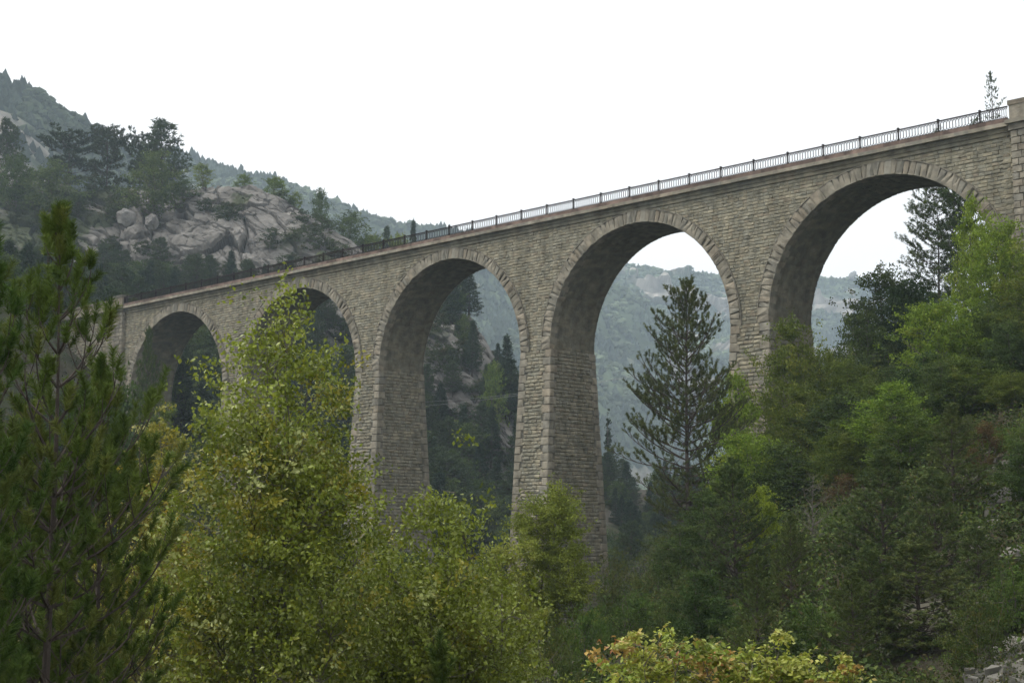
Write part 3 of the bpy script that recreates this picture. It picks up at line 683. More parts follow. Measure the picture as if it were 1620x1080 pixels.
oakish('far_bush', 28, 3.5, 2.2, [(.05, .07, .025), (.065, .085, .03), (.035, .05, .02), (.09, .08, .035)], W4, 50, 1800, .26, 'bush', stems=2, clear=.02)
NODE['lombardy'] = broadleaf(29, 16, [(.05, .8), (.3, 1.3), (.6, 1.1), (.9, .6), (1, .1)], 110, 5000, .34, [(.035, .055, .022), (.05, .07, .026)], [.6, .4], nlimb=30, rise=2.5); DIM['lombardy'] = (16, 1.4)
def tree(kind, name, cat, px, ptop, v, hw, label=None, group=None, **kw):
    H0, Rr = DIM[kind]; ptop = ptop-(6 if v < 140 else 3)
    pt = WP(px, ptop, v); zb = kw.get('base'); zb = ground_z(*col_v_of(pt[0], pt[1])) if zb is None else zb
    s = max((pt[2]-zb)/H0, .15); wd = np.clip(hw*v/F/(Rr*s), .45, 1.9) if hw else 1
    return put(kind, name, label, cat, px, ptop, v, H0, group=group, wide=float(wd), **kw)
def single(kind, name, cat, x, y, z, s, wd, label, group):
    """small far tree as one mesh object"""
    o = obj(name, FM[kind], None, label, cat, group, loc=(x, y, z), rz=rng.uniform(0, 6.28), sc=(s*wd, s*wd, s)); return o
def joined(kind):
    a, b = NODE[kind]; out = []
    V = []; fs3 = []; fs4 = []; C = []; n = 0; mi3 = []; mi4 = []
    for k, me in enumerate((a, b)):
        nv = len(me.vertices); co = np.zeros(nv*3, np.float32); me.vertices.foreach_get('co', co); V.append(co.reshape(-1, 3))
        c = np.zeros(nv*4, np.float32); me.color_attributes['Col'].data.foreach_get('color', c); C.append(c.reshape(-1, 4)[:, :3])
        lt = np.zeros(len(me.polygons), np.int32); me.polygons.foreach_get('loop_total', lt); vi = np.zeros(len(me.loops), np.int32); me.loops.foreach_get('vertex_index', vi)
        f = vi.reshape(-1, lt[0])+n
        (fs3 if lt[0] == 3 else fs4).append(f); (mi3 if lt[0] == 3 else mi4).append(np.full(len(f), k)); n += nv
    F_ = []; M_ = []
    if fs3: F_.append(np.concatenate(fs3)); M_.append(np.concatenate(mi3))
    if fs4: F_.append(np.concatenate(fs4)); M_.append(np.concatenate(mi4))
    return mesh(kind, np.concatenate(V), F_, [M_bark, b.materials[0]], np.concatenate(C), False, np.concatenate(M_))
FM = {k: joined(k) for k in ('far_pine', 'far_spruce', 'far_broad', 'far_light', 'far_bush')}

# ------------------------------------------------------------------ near foreground, left
def npine(seed, H, base, Lb, **kw):
    a = dict(whorl=.42, nb=5, e0=.2, e1=.85, shoot=.24, nneed=190, nlen=.085, nwid=.0075, sspace=.22, side=.6, sweep=.85, tuft=1.1, irregular=.35, trunk_r=.062, prof=[(0, .85), (.25, 1.), (.5, .8), (1, .08)])
    a.update(kw); t, c, n_ = pine(seed, H, base, Lb, a.pop('whorl'), a.pop('nb'), a.pop('e0'), a.pop('e1'), a.pop('shoot'), a.pop('nneed'), a.pop('nlen'), a.pop('nwid'), G_near, **a)
    print('npine', n_); return t, c
G_near = [(.080, .125, .020), (.10, .145, .026), (.058, .095, .018), (.12, .145, .03)]
put(None, 'pine_tree', 'tall young pine with bushy upright tip in front of the left viaduct end', 'pine', 98, 318, 16, 7.2, parts=npine(201, 7.2, 1.2, 1.8, irregular=.5, whorl=.48), rz=.4)
put(None, 'pine_tree', 'pine cut by the left edge of the view, only its right-hand branches showing', 'pine', -40, 235, 15, 7.6, parts=npine(202, 7.6, 1.2, 1.25), rz=2.2)
put(None, 'pine_tree', 'dark pine with slim straight trunk between the tallest left pine and the yellow-green poplar', 'pine', 172, 545, 17.5, 6.2, parts=npine(203, 6.2, .8, 1.3, trunk_r=.045), rz=1.1)
put(None, 'pine_tree', 'thin-stemmed pine standing behind the two left pines', 'pine', 118, 600, 21, 6.4, parts=npine(204, 6.4, .8, 1.2, nneed=60, nwid=.008), rz=4.1)
put(None, 'pine_tree', 'low pine in the bottom left corner', 'pine', 20, 660, 18.5, 5.2, parts=npine(206, 5.2, .5, 1.3, nneed=60, nwid=.008), rz=3.1)
put(None, 'pine_tree', 'pine at the left edge whose low branches hang behind the nearest trunk', 'pine', -60, 480, 13, 5.6, parts=npine(207, 5.6, .5, 1.3), rz=5.1)
put(None, 'pine_tree', 'shorter pine behind the foot of the tall young left pine', 'pine', 62, 620, 19.5, 5.8, parts=npine(208, 5.8, .4, 1.5, nneed=110, nwid=.009), rz=5.9)
put(None, 'pine_sapling', 'slender dark pine sapling in front of the lower poplar at the bottom', 'pine', 700, 985, 17, 2.6, parts=npine(205, 2.6, .2, .38, trunk_r=.025, whorl=.3, shoot=.2), rz=3.)
def poplar(seed, H, prof, natt, nl, ls, pal=None, **kw):
    a = dict(leafmat=M_leaf_shiny, pw=[.36, .25, .22, .08, .09], lobes=.52, tight=.15, spread=.27, spread_z=1., nlimb=34, rise=1.15, hang=.35, up=.2, shell=.6, barkc=(.12, .105, .085), clear=.06, trunk_r=.055, hangtw=.05)
    a.update(kw); pw = a.pop('pw'); return broadleaf(seed, H, prof, natt, nl, ls, pal or G_pop, pw, **a)
put(None, 'poplar_tree', 'large yellow-green young poplar with pointed top in front of the second arch', 'poplar', 440, 432, 24, 8.6, rz=.3,
    parts=poplar(301, 8.6, [(.06, 1.2), (.25, 1.95), (.45, 1.9), (.60, 1.7), (.72, 1.4), (.81, 1.1), (.88, .7), (.94, .35), (1., .14)], 460, 60000, .084, stems=2, tight=.15, lobes=.48))
put(None, 'poplar_tree', 'lower bright green poplar with two tips below the third arch', 'poplar', 690, 725, 26, 5.7, rz=1.7,
    parts=poplar(302, 5.7, [(.06, 1.4), (.3, 1.75), (.55, 1.6), (.75, 1.15), (.88, .6), (1., .06)], 400, 42000, .084, pw=[.5, .25, .17, .03, .05], stems=2))
put(None, 'poplar_tree', 'golden yellow poplar between the dark left pines and the large poplar', 'poplar', 262, 618, 30, 7.6, rz=.9,
    parts=poplar(303, 7.6, [(.06, 1.0), (.3, 1.4), (.6, 1.15), (.8, .7), (.93, .3), (1., .06)], 300, 36000, .08, [(.22, .21, .035), (.32, .26, .03), (.15, .17, .03), (.40, .30, .03), (.28, .27, .1)]))
put(None, 'poplar_tree', 'leafy poplar filling the gap between the large poplar and the lower bright one', 'poplar', 590, 812, 28, 5.6, rz=2.9,
    parts=poplar(304, 5.6, [(.06, 1.3), (.3, 1.6), (.6, 1.3), (.8, .8), (1., .1)], 280, 32000, .08))
put(None, 'poplar_tree', 'yellowish poplar seen through the branches of the left pines', 'poplar', 140, 800, 34, 5.4, rz=2.9,
    parts=poplar(305, 5.4, [(.06, 1.3), (.3, 1.7), (.6, 1.3), (.8, .8), (1., .1)], 200, 14000, .075, [(.22, .21, .035), (.32, .26, .03), (.15, .17, .03), (.12, .15, .03), (.28, .27, .1)]))
put(None, 'poplar_tree', 'small poplar at the right foot of the lower bright poplar', 'poplar', 800, 880, 30, 4.2, rz=5,
    parts=poplar(306, 4.2, [(.06, .9), (.3, 1.1), (.6, .9), (.85, .5), (1., .06)], 150, 11000, .066))
put(None, 'willow_tree', 'pale olive willow with feathery crown in front of the tallest pier', 'willow', 868, 742, 55, 9.4, rz=.5,
    parts=broadleaf(311, 9.4, [(.25, .9), (.42, 1.5), (.62, 1.75), (.8, 1.45), (.93, .8), (1, .2)], 260, 50000, .10, [(.20, .235, .038), (.24, .265, .046), (.15, .18, .034)], [.4, .35, .25], lobes=.7, stems=2, trunk_r=.09, clear=.2))
put(None, 'willow_tree', 'low olive willow at the left foot of the feathery one', 'willow', 790, 835, 52, 7.2, rz=2.5,
    parts=broadleaf(312, 7.2, [(.1, 1.2), (.3, 1.7), (.6, 1.5), (.85, .9), (1, .2)], 190, 30000, .10, [(.17, .20, .034), (.20, .23, .042), (.13, .155, .030)], [.4, .35, .25], lobes=.7, stems=2, trunk_r=.08, clear=.1))
# coloured shrubs at the bottom
G_col = [(.33, .36, .05), (.21, .28, .04), (.42, .42, .10), (.42, .19, .07), (.24, .11, .05)]
def cshrub(seed, pw, R=.75, H=2.3): return broadleaf(seed, H, [(.05, .7*R), (.4, R), (.7, .95*R), (.88, .7*R), (1, .2*R)], 190, 19000, .060, G_col, pw, leafmat=M_leaf_shiny, stems=4, clear=.02, spread=.22, lobes=.75, shell=.45, trunk_r=.02, up=.8)
for px, pt, v, pw, R, lb, sd_ in ((1040, 950, 14, [.38, .26, .2, .12, .04], .92, 'yellow-green shrub with orange-red leaf tips at the bottom, widest of four', 401),
                             (1140, 985, 14.5, [.4, .25, .15, .15, .05], .55, 'low yellow-orange shrub filling the gap between the widest and the pointed bottom shrubs', 404),
                             (1225, 948, 15, [.45, .3, .2, .03, .02], .62, 'yellow-green shrub with pointed tip at the bottom, second from right', 402),
                             (1330, 995, 13.5, [.36, .25, .2, .14, .05], .42, 'small yellow and red shrub at the bottom, rightmost of four', 403)):
    put(None, 'shrub', lb, 'shrub', px, pt, v, 2.3, parts=cshrub(sd_, pw, R), rz=1.)

# ------------------------------------------------------------------ right slope
put(None, 'pine_tree', 'tall solitary pine standing in the opening of the fourth arch', 'pine', 1084, 438, 85, 18, rz=1.2,
    parts=pine(501, 18, 2.5, 4.1, .52, 6, -.12, .75, .36, 62, .15, .026, [(.085, .10, .030), (.105, .118, .034), (.065, .08, .026)], sspace=.36, side=.5, sweep=.5, tuft=.9, irregular=.5, prof=[(0, .75), (.25, 1.), (.5, .88), (.72, .62), (.88, .36), (1, .06)], trunk_r=.17)[:2])
put(None, 'pine_tree', 'tall dark open-crowned pine behind the viaduct in the rightmost arch', 'pine', 1478, 290, 134, 18, rz=.2,
    parts=pine(502, 18, 4, 3.7, .62, 5, .0, .4, .4, 26, .24, .045, G_dark, sspace=.30, side=.5, irregular=.5, prof=[(0, .7), (.3, 1.), (.8, .9), (1, .4)], trunk_r=.16)[:2])
put(None, 'pine_tree', 'second dark pine close behind the open-crowned one in the rightmost arch', 'pine', 1520, 285, 130, 18, rz=3.2,
    parts=pine(503, 18, 4, 3.2, .62, 5, .0, .4, .4, 26, .24, .045, G_dark, sspace=.30, side=.5, irregular=.5, prof=[(0, .7), (.3, 1.), (.8, .9), (1, .4)], trunk_r=.15)[:2])
# sapling and weeds growing on the deck
def deck(px, ptop, x, y, H0, parts, name, label, cat):
    d = col_v_of(x, y); pt = WP(px, ptop, d[1]); zb = ZT+.7; s = (pt[2]-zb)/H0
    r_ = obj(name, None, label=label, cat=cat, loc=(x, y, zb), rz=.6, sc=s); obj('trunk', parts[0], r_); obj('crown', parts[1], r_)
deck(1582, 118, 56.0, 1.2, 4.6, pine(504, 4.6, .25, 1.35, .5, 4, .25, 1.0, .22, 40, .09, .022, G_dark, sspace=.28, side=.4, sweep=.8, irregular=.4, trunk_r=.04)[:2], 'pine_sapling', 'sparse pine sapling growing on the viaduct deck beside the right pilaster', 'pine')
pb = broadleaf(505, .8, [(.0, .3), (.5, .4), (1, .1)], 30, 500, .07, G_dark, W4, stems=3, clear=.02, nlimb=8, trunk_r=.01)
deck(1493, 198, 52.4, -.1, .8, pb, 'weed', 'small weed growing through the railing, left of the deck sapling', 'weed')
deck(1562, 182, 55.3, .1, .8, pb, 'weed', 'dark weed at the railing right under the deck sapling', 'weed')
TR = [
 ('oak_b', 'oak_tree', 'oak', 1245, 500, 100, 62, 'grey-green oak leaning against the foot of the rightmost free pier'),
 ('oak_a', 'oak_tree', 'oak', 1300, 540, 103, 50, 'mid-green oak just right of the rightmost free pier'),
 ('bright_b', 'ash_tree', 'ash', 1162, 590, 90, 50, 'light green ash at the left foot of the rightmost free pier'),
 ('bright_a', 'ash_tree', 'ash', 1185, 680, 80, 62, 'bright green ash below the rightmost free pier, right of the tall solitary pine'),
 ('dark_a', 'oak_tree', 'oak', 1398, 422, 121, 62, 'dark green oak with ragged top against the hazy mountain in the rightmost arch'),
 ('dark_b', 'oak_tree', 'oak', 1365, 490, 114, 50, 'dark oak left of the ragged-topped one in the rightmost arch'),
 ('dark_a', 'oak_tree', 'oak', 1445, 440, 117, 60, 'dark oak under the two tall pines in the rightmost arch'),
 ('oak_a', 'oak_tree', 'oak', 1345, 560, 98, 56, 'dull green oak under the ragged-topped dark oak'),
 ('bright_a', 'ash_tree', 'ash', 1480, 472, 86, 66, 'bright green ash with layered branches in front of the dark pines'),
 ('bright_a', 'ash_tree', 'ash', 1585, 345, 92, 56, 'tallest bright green ash, in front of the right end of the viaduct'),
 ('bright_b', 'ash_tree', 'ash', 1536, 312, 96, 24, 'thin light green ash overlapping the right haunch of the rightmost arch'),
 ('oak_b', 'oak_tree', 'oak', 1640, 400, 84, 62, 'dark green oak cut by the right edge beside the tallest ash'),
 ('oak_a', 'oak_tree', 'oak', 1560, 480, 90, 56, 'shaded green oak under the tallest bright ash'),
 ('bright_b', 'ash_tree', 'ash', 1412, 606, 74, 62, 'pale green ash in the middle of the right slope'),
 ('dark_b', 'oak_tree', 'oak', 1465, 560, 82, 56, 'dark oak between the layered bright ash and the pale one'),
 ('oak_b', 'oak_tree', 'oak', 1525, 570, 76, 60, 'mid-green oak right of the pale green ash'),
 ('oak_a', 'oak_tree', 'oak', 1600, 590, 72, 66, 'dull oak above the pale rocks near the right edge'),
 ('dark_a', 'oak_tree', 'oak', 1335, 625, 88, 62, 'very dark oak above the bare grey tree'),
 ('oak_b', 'oak_tree', 'oak', 1262, 610, 90, 58, 'dark-stemmed oak below the grey-green pier oak'),
 ('dark_b', 'oak_tree', 'oak', 1245, 700, 78, 58, 'dark oak left of the bare grey tree'),
 ('bright_b', 'ash_tree', 'ash', 1200, 770, 60, 34, 'small bright ash just behind the blue-green pine'),
 ('pine_a', 'pine_tree', 'pine', 1160, 728, 58, 78, 'blue-green bushy pine below the tall solitary pine'),
 ('pine_a', 'pine_tree', 'pine', 1392, 712, 48, 82, 'broad blue-green pine in the middle of the right slope'),
 ('pine_b', 'pine_tree', 'pine', 1505, 640, 54, 66, 'tall thin pine with reddish trunk near the pale rocks on the right'),
 ('pine_a', 'pine_tree', 'pine', 1450, 850, 38, 105, 'low spreading pine at the bottom right'),
 ('pine_b', 'pine_tree', 'pine', 1345, 900, 36, 62, 'small olive pine left of the low spreading one'),
 ('oak_b', 'oak_tree', 'oak', 1425, 640, 68, 55, 'green oak just behind the broad blue-green pine'),
 ('oak_a', 'oak_tree', 'oak', 1560, 690, 62, 55, 'olive oak over the reddish brown bush at the right'),
 ('oak_b', 'oak_tree', 'oak', 1325, 665, 76, 50, 'mid-green oak behind and right of the bare grey tree'),
 ('dark_a', 'oak_tree', 'oak', 1115, 770, 68, 44, 'dark oak between the solitary pine and the blue-green bushy pine'),
 ('dark_b', 'oak_tree', 'oak', 1080, 830, 66, 46, 'low dark oak at the foot of the tall solitary pine'),
 ('pine_a', 'pine_tree', 'pine', 1475, 745, 46, 74, 'blue-green pine right of the broad one, its crown touching it'),
 ('pine_b', 'pine_tree', 'pine', 1250, 815, 47, 52, 'dark green pine below the bare grey tree'),
 ('pine_a', 'pine_tree', 'pine', 1545, 830, 40, 60, 'bushy pine left of the middle rocks at the right edge'),
 ('pine_b', 'pine_tree', 'pine', 1195, 880, 40, 56, 'olive pine behind the middle bottom shrub'),
 ('pine_a', 'pine_tree', 'pine', 1375, 860, 38, 62, 'bushy pine in front of the broad blue-green pine'),
 ('dark_b', 'oak_tree', 'oak', 1105, 900, 46, 48, 'dark leafy oak above the widest bottom shrub'),
 ('bush_b', 'bush', 'bush', 1330, 800, 62, 40, 'green bush at the foot of the bare grey tree'),
 ('bush_red', 'bush', 'bush', 1245, 905, 50, 22, 'rust-red bush low on the right slope behind the bottom shrubs'),
 ('bush_red', 'bush', 'bush', 1335, 745, 70, 34, 'brownish orange bush right of the bare grey tree'),
 ('bush_b', 'bush', 'bush', 1285, 930, 40, 50, 'dark green bush between the rust-red bush and the olive pine'),
 ('bush_a', 'bush', 'bush', 975, 870, 82, 42, 'olive bush at the right foot of the tallest pier'),
 ('bush_a', 'bush', 'bush', 1040, 850, 78, 44, 'olive-brown bush left of the tall solitary pine stem'),
 ('bush_b', 'bush', 'bush', 1000, 925, 58, 60, 'rounded green bush in front of the tallest pier foot'),
 ('bush_a', 'bush', 'bush', 1080, 900, 52, 55, 'brownish green bush left below the blue-green pine'),
 ('bush_b', 'bush', 'bush', 925, 930, 48, 48, 'dull green bush right of the feathery willow stem'),
 ('bush_a', 'bush', 'bush', 880, 975, 40, 50, 'olive bush below the feathery willow'),
 ('bush_red', 'bush', 'bush', 1560, 660, 60, 34, 'reddish brown bush beside the pale rocks'),
 ('bush_a', 'bush', 'bush', 1545, 930, 34, 66, 'brown-green bush near the bottom right corner'),
 ('bush_b', 'bush', 'bush', 1600, 880, 38, 50, 'dark bush at the right edge between the rocks'),
 ('dark_b', 'oak_tree', 'oak', 1615, 700, 52, 40, 'small dark oak at the right edge above the rocks'),
 ('bush_a', 'bush', 'bush', 1180, 985, 30, 60, 'dark bush behind the middle shrub at the bottom'),
 ('dark_b', 'oak_tree', 'oak', 205, 590, 120, 40, 'dark oak beside the slim pine at the left end of the viaduct'),
 ('pine_a', 'pine_tree', 'pine', 320, 640, 110, 40, 'dark pine behind the large poplar, under the leftmost arch'),
 ('oak_b', 'oak_tree', 'oak', 262, 625, 150, 26, 'shaded oak at the foot of the leftmost arch'),
 ('pine_b', 'pine_tree', 'pine', 236, 516, 168, 26, 'slim dark pine in front of the left end of the viaduct'),
]
for k, nm, ct, px, pt, v, hw, lb in TR: tree(k, nm, ct, px, pt, v, hw, lb)
put(None, 'dead_tree', 'bare grey tree with drooping dead twigs on the right slope', 'dead tree', 1285, 735, 60, 7, rz=0, parts=broadleaf(601, 7, [(.25, 1.2), (.6, 1.9), (.85, 1.6), (1, .6)], 260, 0, .1, G_oak, W4, nlimb=40, barkc=(.12, .105, .088), trunk_r=.07, lobes=.7))
# fill on the slope: repeats nobody can tell apart
for k, nm, ct, n_, hr, grp, lb in (('oak_a', 'oak_tree', 'oak', 16, (2.5, 4.5), 'small oaks between the larger trees of the right slope', 'small green oak between the larger trees of the right slope'),
                           ('dark_b', 'oak_tree', 'oak', 14, (2.5, 4.5), 'small dark oaks between the larger trees of the right slope', 'small dark oak between the larger trees of the right slope'),
                           ('bush_a', 'bush', 'bush', 40, (.8, 1.7), 'olive-brown bushes under the trees of the right slope', 'olive-brown bush under the trees of the right slope'),
                           ('bush_b', 'bush', 'bush', 40, (.8, 1.7), 'green bushes under the trees of the right slope', 'green bush under the trees of the right slope')):
    m = 0
    while m < n_:
        c = rng.uniform(960, 1760); v = rng.uniform(34, 100)
        if ct != 'bush' and (v < 72 or c < 1180): continue
        x, y = wxy(c, v)
        if y > -3.5 or (c > 1470 and v < 48): continue
        H = rng.uniform(*hr); H0 = DIM[k][0]; s = H/H0; r_ = obj(nm, None, None, lb, ct, grp, loc=(x, y, ground_z(c, v)-.2), rz=rng.uniform(0, 6.28), sc=s)
        obj('trunk', NODE[k][0], r_); obj('crown', NODE[k][1], r_); m += 1

# ------------------------------------------------------------------ crag trees and the forest behind
OT = [
 ('far_pine', 'pine_tree', 'pine', 12, 192, 352, 30, 'dark pine on the crag at the left edge'),
 ('scots', 'pine_tree', 'pine', 110, 208, 348, 50, 'flat-topped dark pine reaching left, on the crag'),
 ('scots', 'pine_tree', 'pine', 172, 205, 346, 42, 'round-topped brownish pine between the flat-topped and the pointed crag pines'),
 ('scots', 'pine_tree', 'pine', 224, 212, 344, 34, 'dark pine just left of the pointed one on the crag'),
 ('far_pine', 'pine_tree', 'pine', 258, 193, 340, 44, 'tallest pointed pine on the crag'),
 ('far_broad', 'oak_tree', 'oak', 245, 243, 318, 46, 'big round green oak on the crag rim below the pointed pine'),
 ('far_broad', 'oak_tree', 'oak', 85, 256, 330, 46, 'wide green oak below the flat-topped pine'),
 ('far_broad', 'oak_tree', 'oak', 30, 250, 336, 40, 'green oak between the left-edge pine and the wide oak'),
 ('far_light', 'oak_tree', 'oak', 320, 262, 326, 17, 'small light green tree on the rim right of the pointed pine'),
 ('far_light', 'oak_tree', 'oak', 385, 279, 326, 16, 'small pale round tree in the middle of the crag rim'),
 ('far_light', 'oak_tree', 'oak', 437, 282, 324, 22, 'light green tree where the crag rim starts to fall'),
 ('far_light', 'oak_tree', 'oak', 468, 306, 322, 12, 'tiny pale tree right of where the rim starts to fall'),
 ('far_broad', 'oak_tree', 'oak', 507, 301, 322, 18, 'upright green tree on the falling rim of the crag'),
 ('far_broad', 'oak_tree', 'oak', 556, 338, 316, 34, 'broad green tree at the right end of the crag rim'),
 ('far_spruce', 'pine_tree', 'pine', 655, 349, 318, 15, 'dark conifer top peeping over the railing'),
 ('far_pine', 'pine_tree', 'pine', 612, 362, 318, 13, 'smaller conifer top over the railing, left of the taller one'),
 ('far_light', 'oak_tree', 'oak', 590, 374, 316, 22, 'pale green crown over the railing beside the conifer tops'),
 ('far_light', 'oak_tree', 'oak', 632, 372, 316, 24, 'light green crown between the two conifer tops over the railing'),
 ('far_broad', 'oak_tree', 'oak', 292, 286, 322, 26, 'low green oak at the right foot of the pointed crag pine'),
 ('far_spruce', 'pine_tree', 'pine', 742, 428, 292, 24, 'dark pointed conifer on the ridge in the third arch'),
 ('far_broad', 'oak_tree', 'oak', 712, 455, 288, 24, 'green tree left of the dark conifer in the third arch'),
 ('far_spruce', 'pine_tree', 'pine', 803, 532, 268, 26, 'dark conifer beside the pier in the third arch'),
 ('far_light', 'oak_tree', 'oak', 782, 575, 262, 11, 'yellow-green tree left of the pier-side conifer in the third arch'),
 ('far_broad', 'oak_tree', 'oak', 735, 500, 280, 18, 'green tree clinging to the rock in the third arch'),
 ('lombardy', 'poplar_tree', 'poplar', 962, 646, 290, 8, 'narrow columnar poplar in the valley beyond the fourth arch'),
]
for k, nm, ct, px, pt, v, hw, lb in OT: tree(k, nm, ct, px, pt, v, hw, lb)
def rockmask(c, v):
    t = (v-(crest_v(c)-24))/24
    return (t > -.15) and (t < 1.05) and (c < 700 and c > 60)
grp = {'far_pine': ('pine_tree', 'pine', 'mid-green pines of the forest behind the arches', 'mid-green pine in the forest behind the arches', 280),
       'far_spruce': ('spruce_tree', 'spruce', 'dark spruces of the forest behind the arches', 'dark pointed spruce in the forest behind the arches', 190),
       'far_broad': ('oak_tree', 'oak', 'round green trees of the forest behind the arches', 'round green tree in the forest behind the arches', 240),
       'far_light': ('ash_tree', 'ash', 'light green trees of the forest behind the arches', 'light green tree in the forest behind the arches', 26)}
for k, (nm, ct, g_, lb, n_) in grp.items():
    m = 0
    while m < n_:
        c = rng.uniform(-60, 1180); v = rng.uniform(198, 312)*.985+.0
        cv = float(crest_v(np.array(c))); 
        if v > cv+4 or rockmask(c, v): continue
        if 560 < c < 860 and v > cv-(15 if c < 770 else 6) and not (700 < c < 735): continue
        x, y = wxy(c, v); s = rng.uniform(.55, 1.)*(.72 if c > 900 else 1.)*(.8 if v > 255 else 1)
        single(k, nm, ct, x, y, ground_z(c, v)-.6, s, rng.uniform(1., 1.45), lb, g_); m += 1
m = 0
while m < 110:                                                       # bushes on the crag
    c = rng.uniform(-40, 840); t = rng.uniform(-.5, 1.15); cv = float(crest_v(np.array(c))); v = cv-24+24*t
    if noise(np.array([c*.02, t*3, 1.]), 3) < (.0 if c > 230 else -.4): continue
    x, y = wxy(c, v); s = rng.uniform(.4, 1.3); single('far_bush', 'bush', 'bush', x, y, ground_z(c, v)-.8, s, 1.2, 'small bush clinging to the grey crag', 'bushes on the crag'); m += 1
# trees round the left foot of the viaduct and the valley floor in front of it
for k, nm, ct, n_, g_, lb in (('far_pine', 'pine_tree', 'pine', 40, 'pines round the left foot of the viaduct', 'pine at the left foot of the viaduct behind the foreground poplars'),
                          ('far_broad', 'oak_tree', 'oak', 40, 'oaks round the left foot of the viaduct', 'oak at the left foot of the viaduct behind the foreground poplars')):
    m = 0
    while m < n_:
        c = rng.uniform(-150, 760); v = rng.uniform(70, 182); x, y = wxy(c, v)
        if -5 < y < 11: continue
        ymax = np.interp(c, [-150, 150, 210, 330, 420, 760], [560, 600, 690, 760, 800, 900])
        top = WP(c, ymax, v)[2]; zb = ground_z(c, v); H = min(top-zb, rng.uniform(6, 11))
        if H < 3: continue
        single(k, nm, ct, x, y, zb-.5, H/DIM[k][0], 1.15, lb, g_); m += 1

# ------------------------------------------------------------------ rocks, undergrowth, cables, knob
def rock(name, label, px, py, v, r, seed, flat=.7, tone=(.24, .225, .2), rough=.2, group=None, planes=16):
    import bmesh
    bm = bmesh.new(); bmesh.ops.create_icosphere(bm, subdivisions=5, radius=1)
    V = np.array([q.co[:] for q in bm.verts]); Fc = np.array([[q.index for q in f.verts] for f in bm.faces]); bm.free()
    g = np.random.default_rng(seed); nn = unit(g.normal(size=(planes, 3))); hh = g.uniform(.62, 1., planes)
    dt = V@nn.T; rad = np.min(np.where(dt > .05, hh/np.maximum(dt, .05), 9), 1); rad = np.minimum(rad, 1.25)
    V = V*(rad*(1+.10*fbm(V*2.5, 4, seed, True)))[:, None]*np.array([1.1, .85, flat])*r
    c = np.array(tone)*(1+.45*fbm(V/r*3, 4, seed+8))[:, None]
    p = WP(px, py, v); return obj(name, mesh(name, V, Fc, M_rock, c, False), None, label, 'rock', group, loc=p, rz=seed*1.3)
rock('boulder', 'rounded grey boulder on the crag, larger of the pair below the oak', 200, 345, 309, 2.5, 1, 1.15, (.19, .18, .165), planes=70)
rock('boulder', 'rounded grey boulder on the crag, smaller of the pair below the oak', 240, 352, 308, 2.1, 2, 1.15, (.19, .18, .165), planes=70)
for i, (c, v, r, lb) in enumerate([(1592, 24, .42, 'low pale limestone rock in the bottom right corner'), (1572, 31, .36, 'smaller limestone rock just above the bottom right corner'),
        (1560, 41, .55, 'limestone rock in the middle of the right edge scree'), (1600, 46, .6, 'limestone rock above the middle scree rock at the right edge'), (1585, 54, .7, 'uppermost limestone rock at the right edge under the small dark oak')]):
    o = rock('rock', lb, 800, 900, v, r, 10+i, .6, (.18, .168, .145)); x, y = wxy(c, v); o.location = (x, y, ground_z(c, v)+.05*r)
r = np.random.default_rng(77); n = 1100; c = r.uniform(1510, 1700, n); v = r.uniform(18, 60, n)
k = noise(np.stack([c*.02, v*.12, 0*c], 1), 4) > -.05; c = c[k]; v = v[k]; x, y = wxy(c, v); z = CAM[2]+height(c, v)+.1; n = len(x)
B = unit(np.array([(a, b, d) for a in (-1, 1) for b in (-1, 1) for d in (-1, 1)], float)); s = .03+.28*r.uniform(0, 1, n)**3
V = np.stack([x, y, z], 1)[:, None]+B[None]*s[:, None, None]*r.uniform(.35, 1.4, (n, 8, 3))
Q = (np.array([(0, 1, 3, 2), (4, 6, 7, 5), (0, 4, 5, 1), (2, 3, 7, 6), (0, 2, 6, 4), (1, 5, 7, 3)])[None]+np.arange(n)[:, None, None]*8).reshape(-1, 4)
obj('scree', mesh('scree', V.reshape(-1, 3), Q, M_rock, np.repeat(np.array([.17, .16, .135])*r.uniform(.6, 1.15, (n, 1)), 8, 0)), kind='stuff')
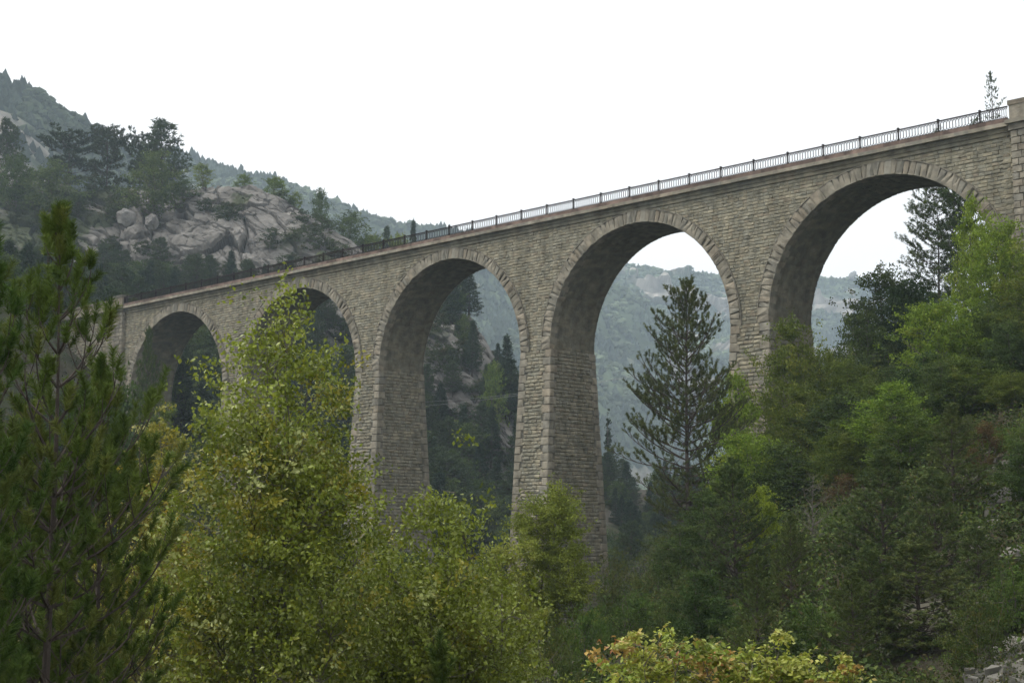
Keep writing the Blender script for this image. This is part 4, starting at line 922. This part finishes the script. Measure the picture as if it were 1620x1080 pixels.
def cover(name, n, cr, vr, size, hgt, pal, pw, seed, thr=-.2, avoid=None):
    r = np.random.default_rng(seed); c = r.uniform(cr[0], cr[1], n); v = np.sqrt(r.uniform(vr[0]**2, vr[1]**2, n)); x, y = wxy(c, v)
    P = np.stack([x, y, 0*x], 1); f = fbm(P*.35, 3, seed); k = f > thr; P = P[k]; f = f[k]; c = c[k]; v = v[k]
    P[:, 2] = CAM[2]+height(c, v)+np.abs(r.normal(size=len(P)))*hgt*(.3+np.clip(f-thr, 0, 1)*1.6)
    pal = np.array(pal); col = pal[r.choice(len(pal), len(P), p=pw)]*r.uniform(.7, 1.3, (len(P), 1))*(1+.6*noise(P*.8, seed+1))[:, None]
    V, T, C = leaves(P, size, col, r, up=.5); obj(name, mesh(name, V, T, M_leaf, C), kind='stuff')
cover('undergrowth', 260000, (900, 1850), (30, 105), .16, .6, [(.055, .085, .02), (.045, .065, .018), (.09, .08, .028), (.09, .12, .025)], [.4, .3, .12, .18], 81, -.15)
cover('ground_cover', 120000, (-300, 1800), (8, 34), .055, .22, [(.06, .08, .022), (.09, .10, .03), (.12, .09, .04)], [.5, .3, .2], 82, -.3)
cover('valley_scrub', 60000, (-200, 1100), (60, 200), .3, .8, [(.045, .06, .02), (.035, .05, .018), (.07, .07, .025)], [.4, .4, .2], 83, -.3)
M_cable = mat_attr('cable', .5, .4)
for k in range(2):
    a = WP(560, 648-k*9, 215); b = WP(1010, 592+k*2, 172); t = np.linspace(0, 1, 30)[:, None]; P = a+(b-a)*t; P[:, 2] -= 4*.8*(t*(1-t))[:, 0]
    mb = MB(); mb.tube(P, np.full(30, .016), 4, (.3, .3, .3))
    obj('overhead_cable', mb.build('overhead_cable', M_cable), None, ('upper' if k == 0 else 'lower')+' of two thin overhead cables crossing the third arch', 'cable')
p = WP(1349, 434, 1985); rock('hilltop_rock', 'tiny grey rounded knob standing on the distant mountain skyline', 1349, 436, 1990, 5.0, 31, 1.2, (.2, .2, .19))

# ------------------------------------------------------------------ haze
hm, hn_, hb, ho = newmat('haze'); hn_.nodes.remove(hb)
pv = hn_.nodes.new('ShaderNodeVolumePrincipled'); pv.inputs['Color'].default_value = (.72, .87, 1, 1); pv.inputs['Density'].default_value = HAZE; pv.inputs['Anisotropy'].default_value = .0
hn_.links.new(pv.outputs[0], ho.inputs['Volume'])
mb = MB(); cx, cy = CAM[0]+FWH[0]*1000, CAM[1]+FWH[1]*1000; mb.box(-2400, 2000, -2200, 2400, -200, 360)
obj('haze', mb.build('haze', hm), kind='stuff')
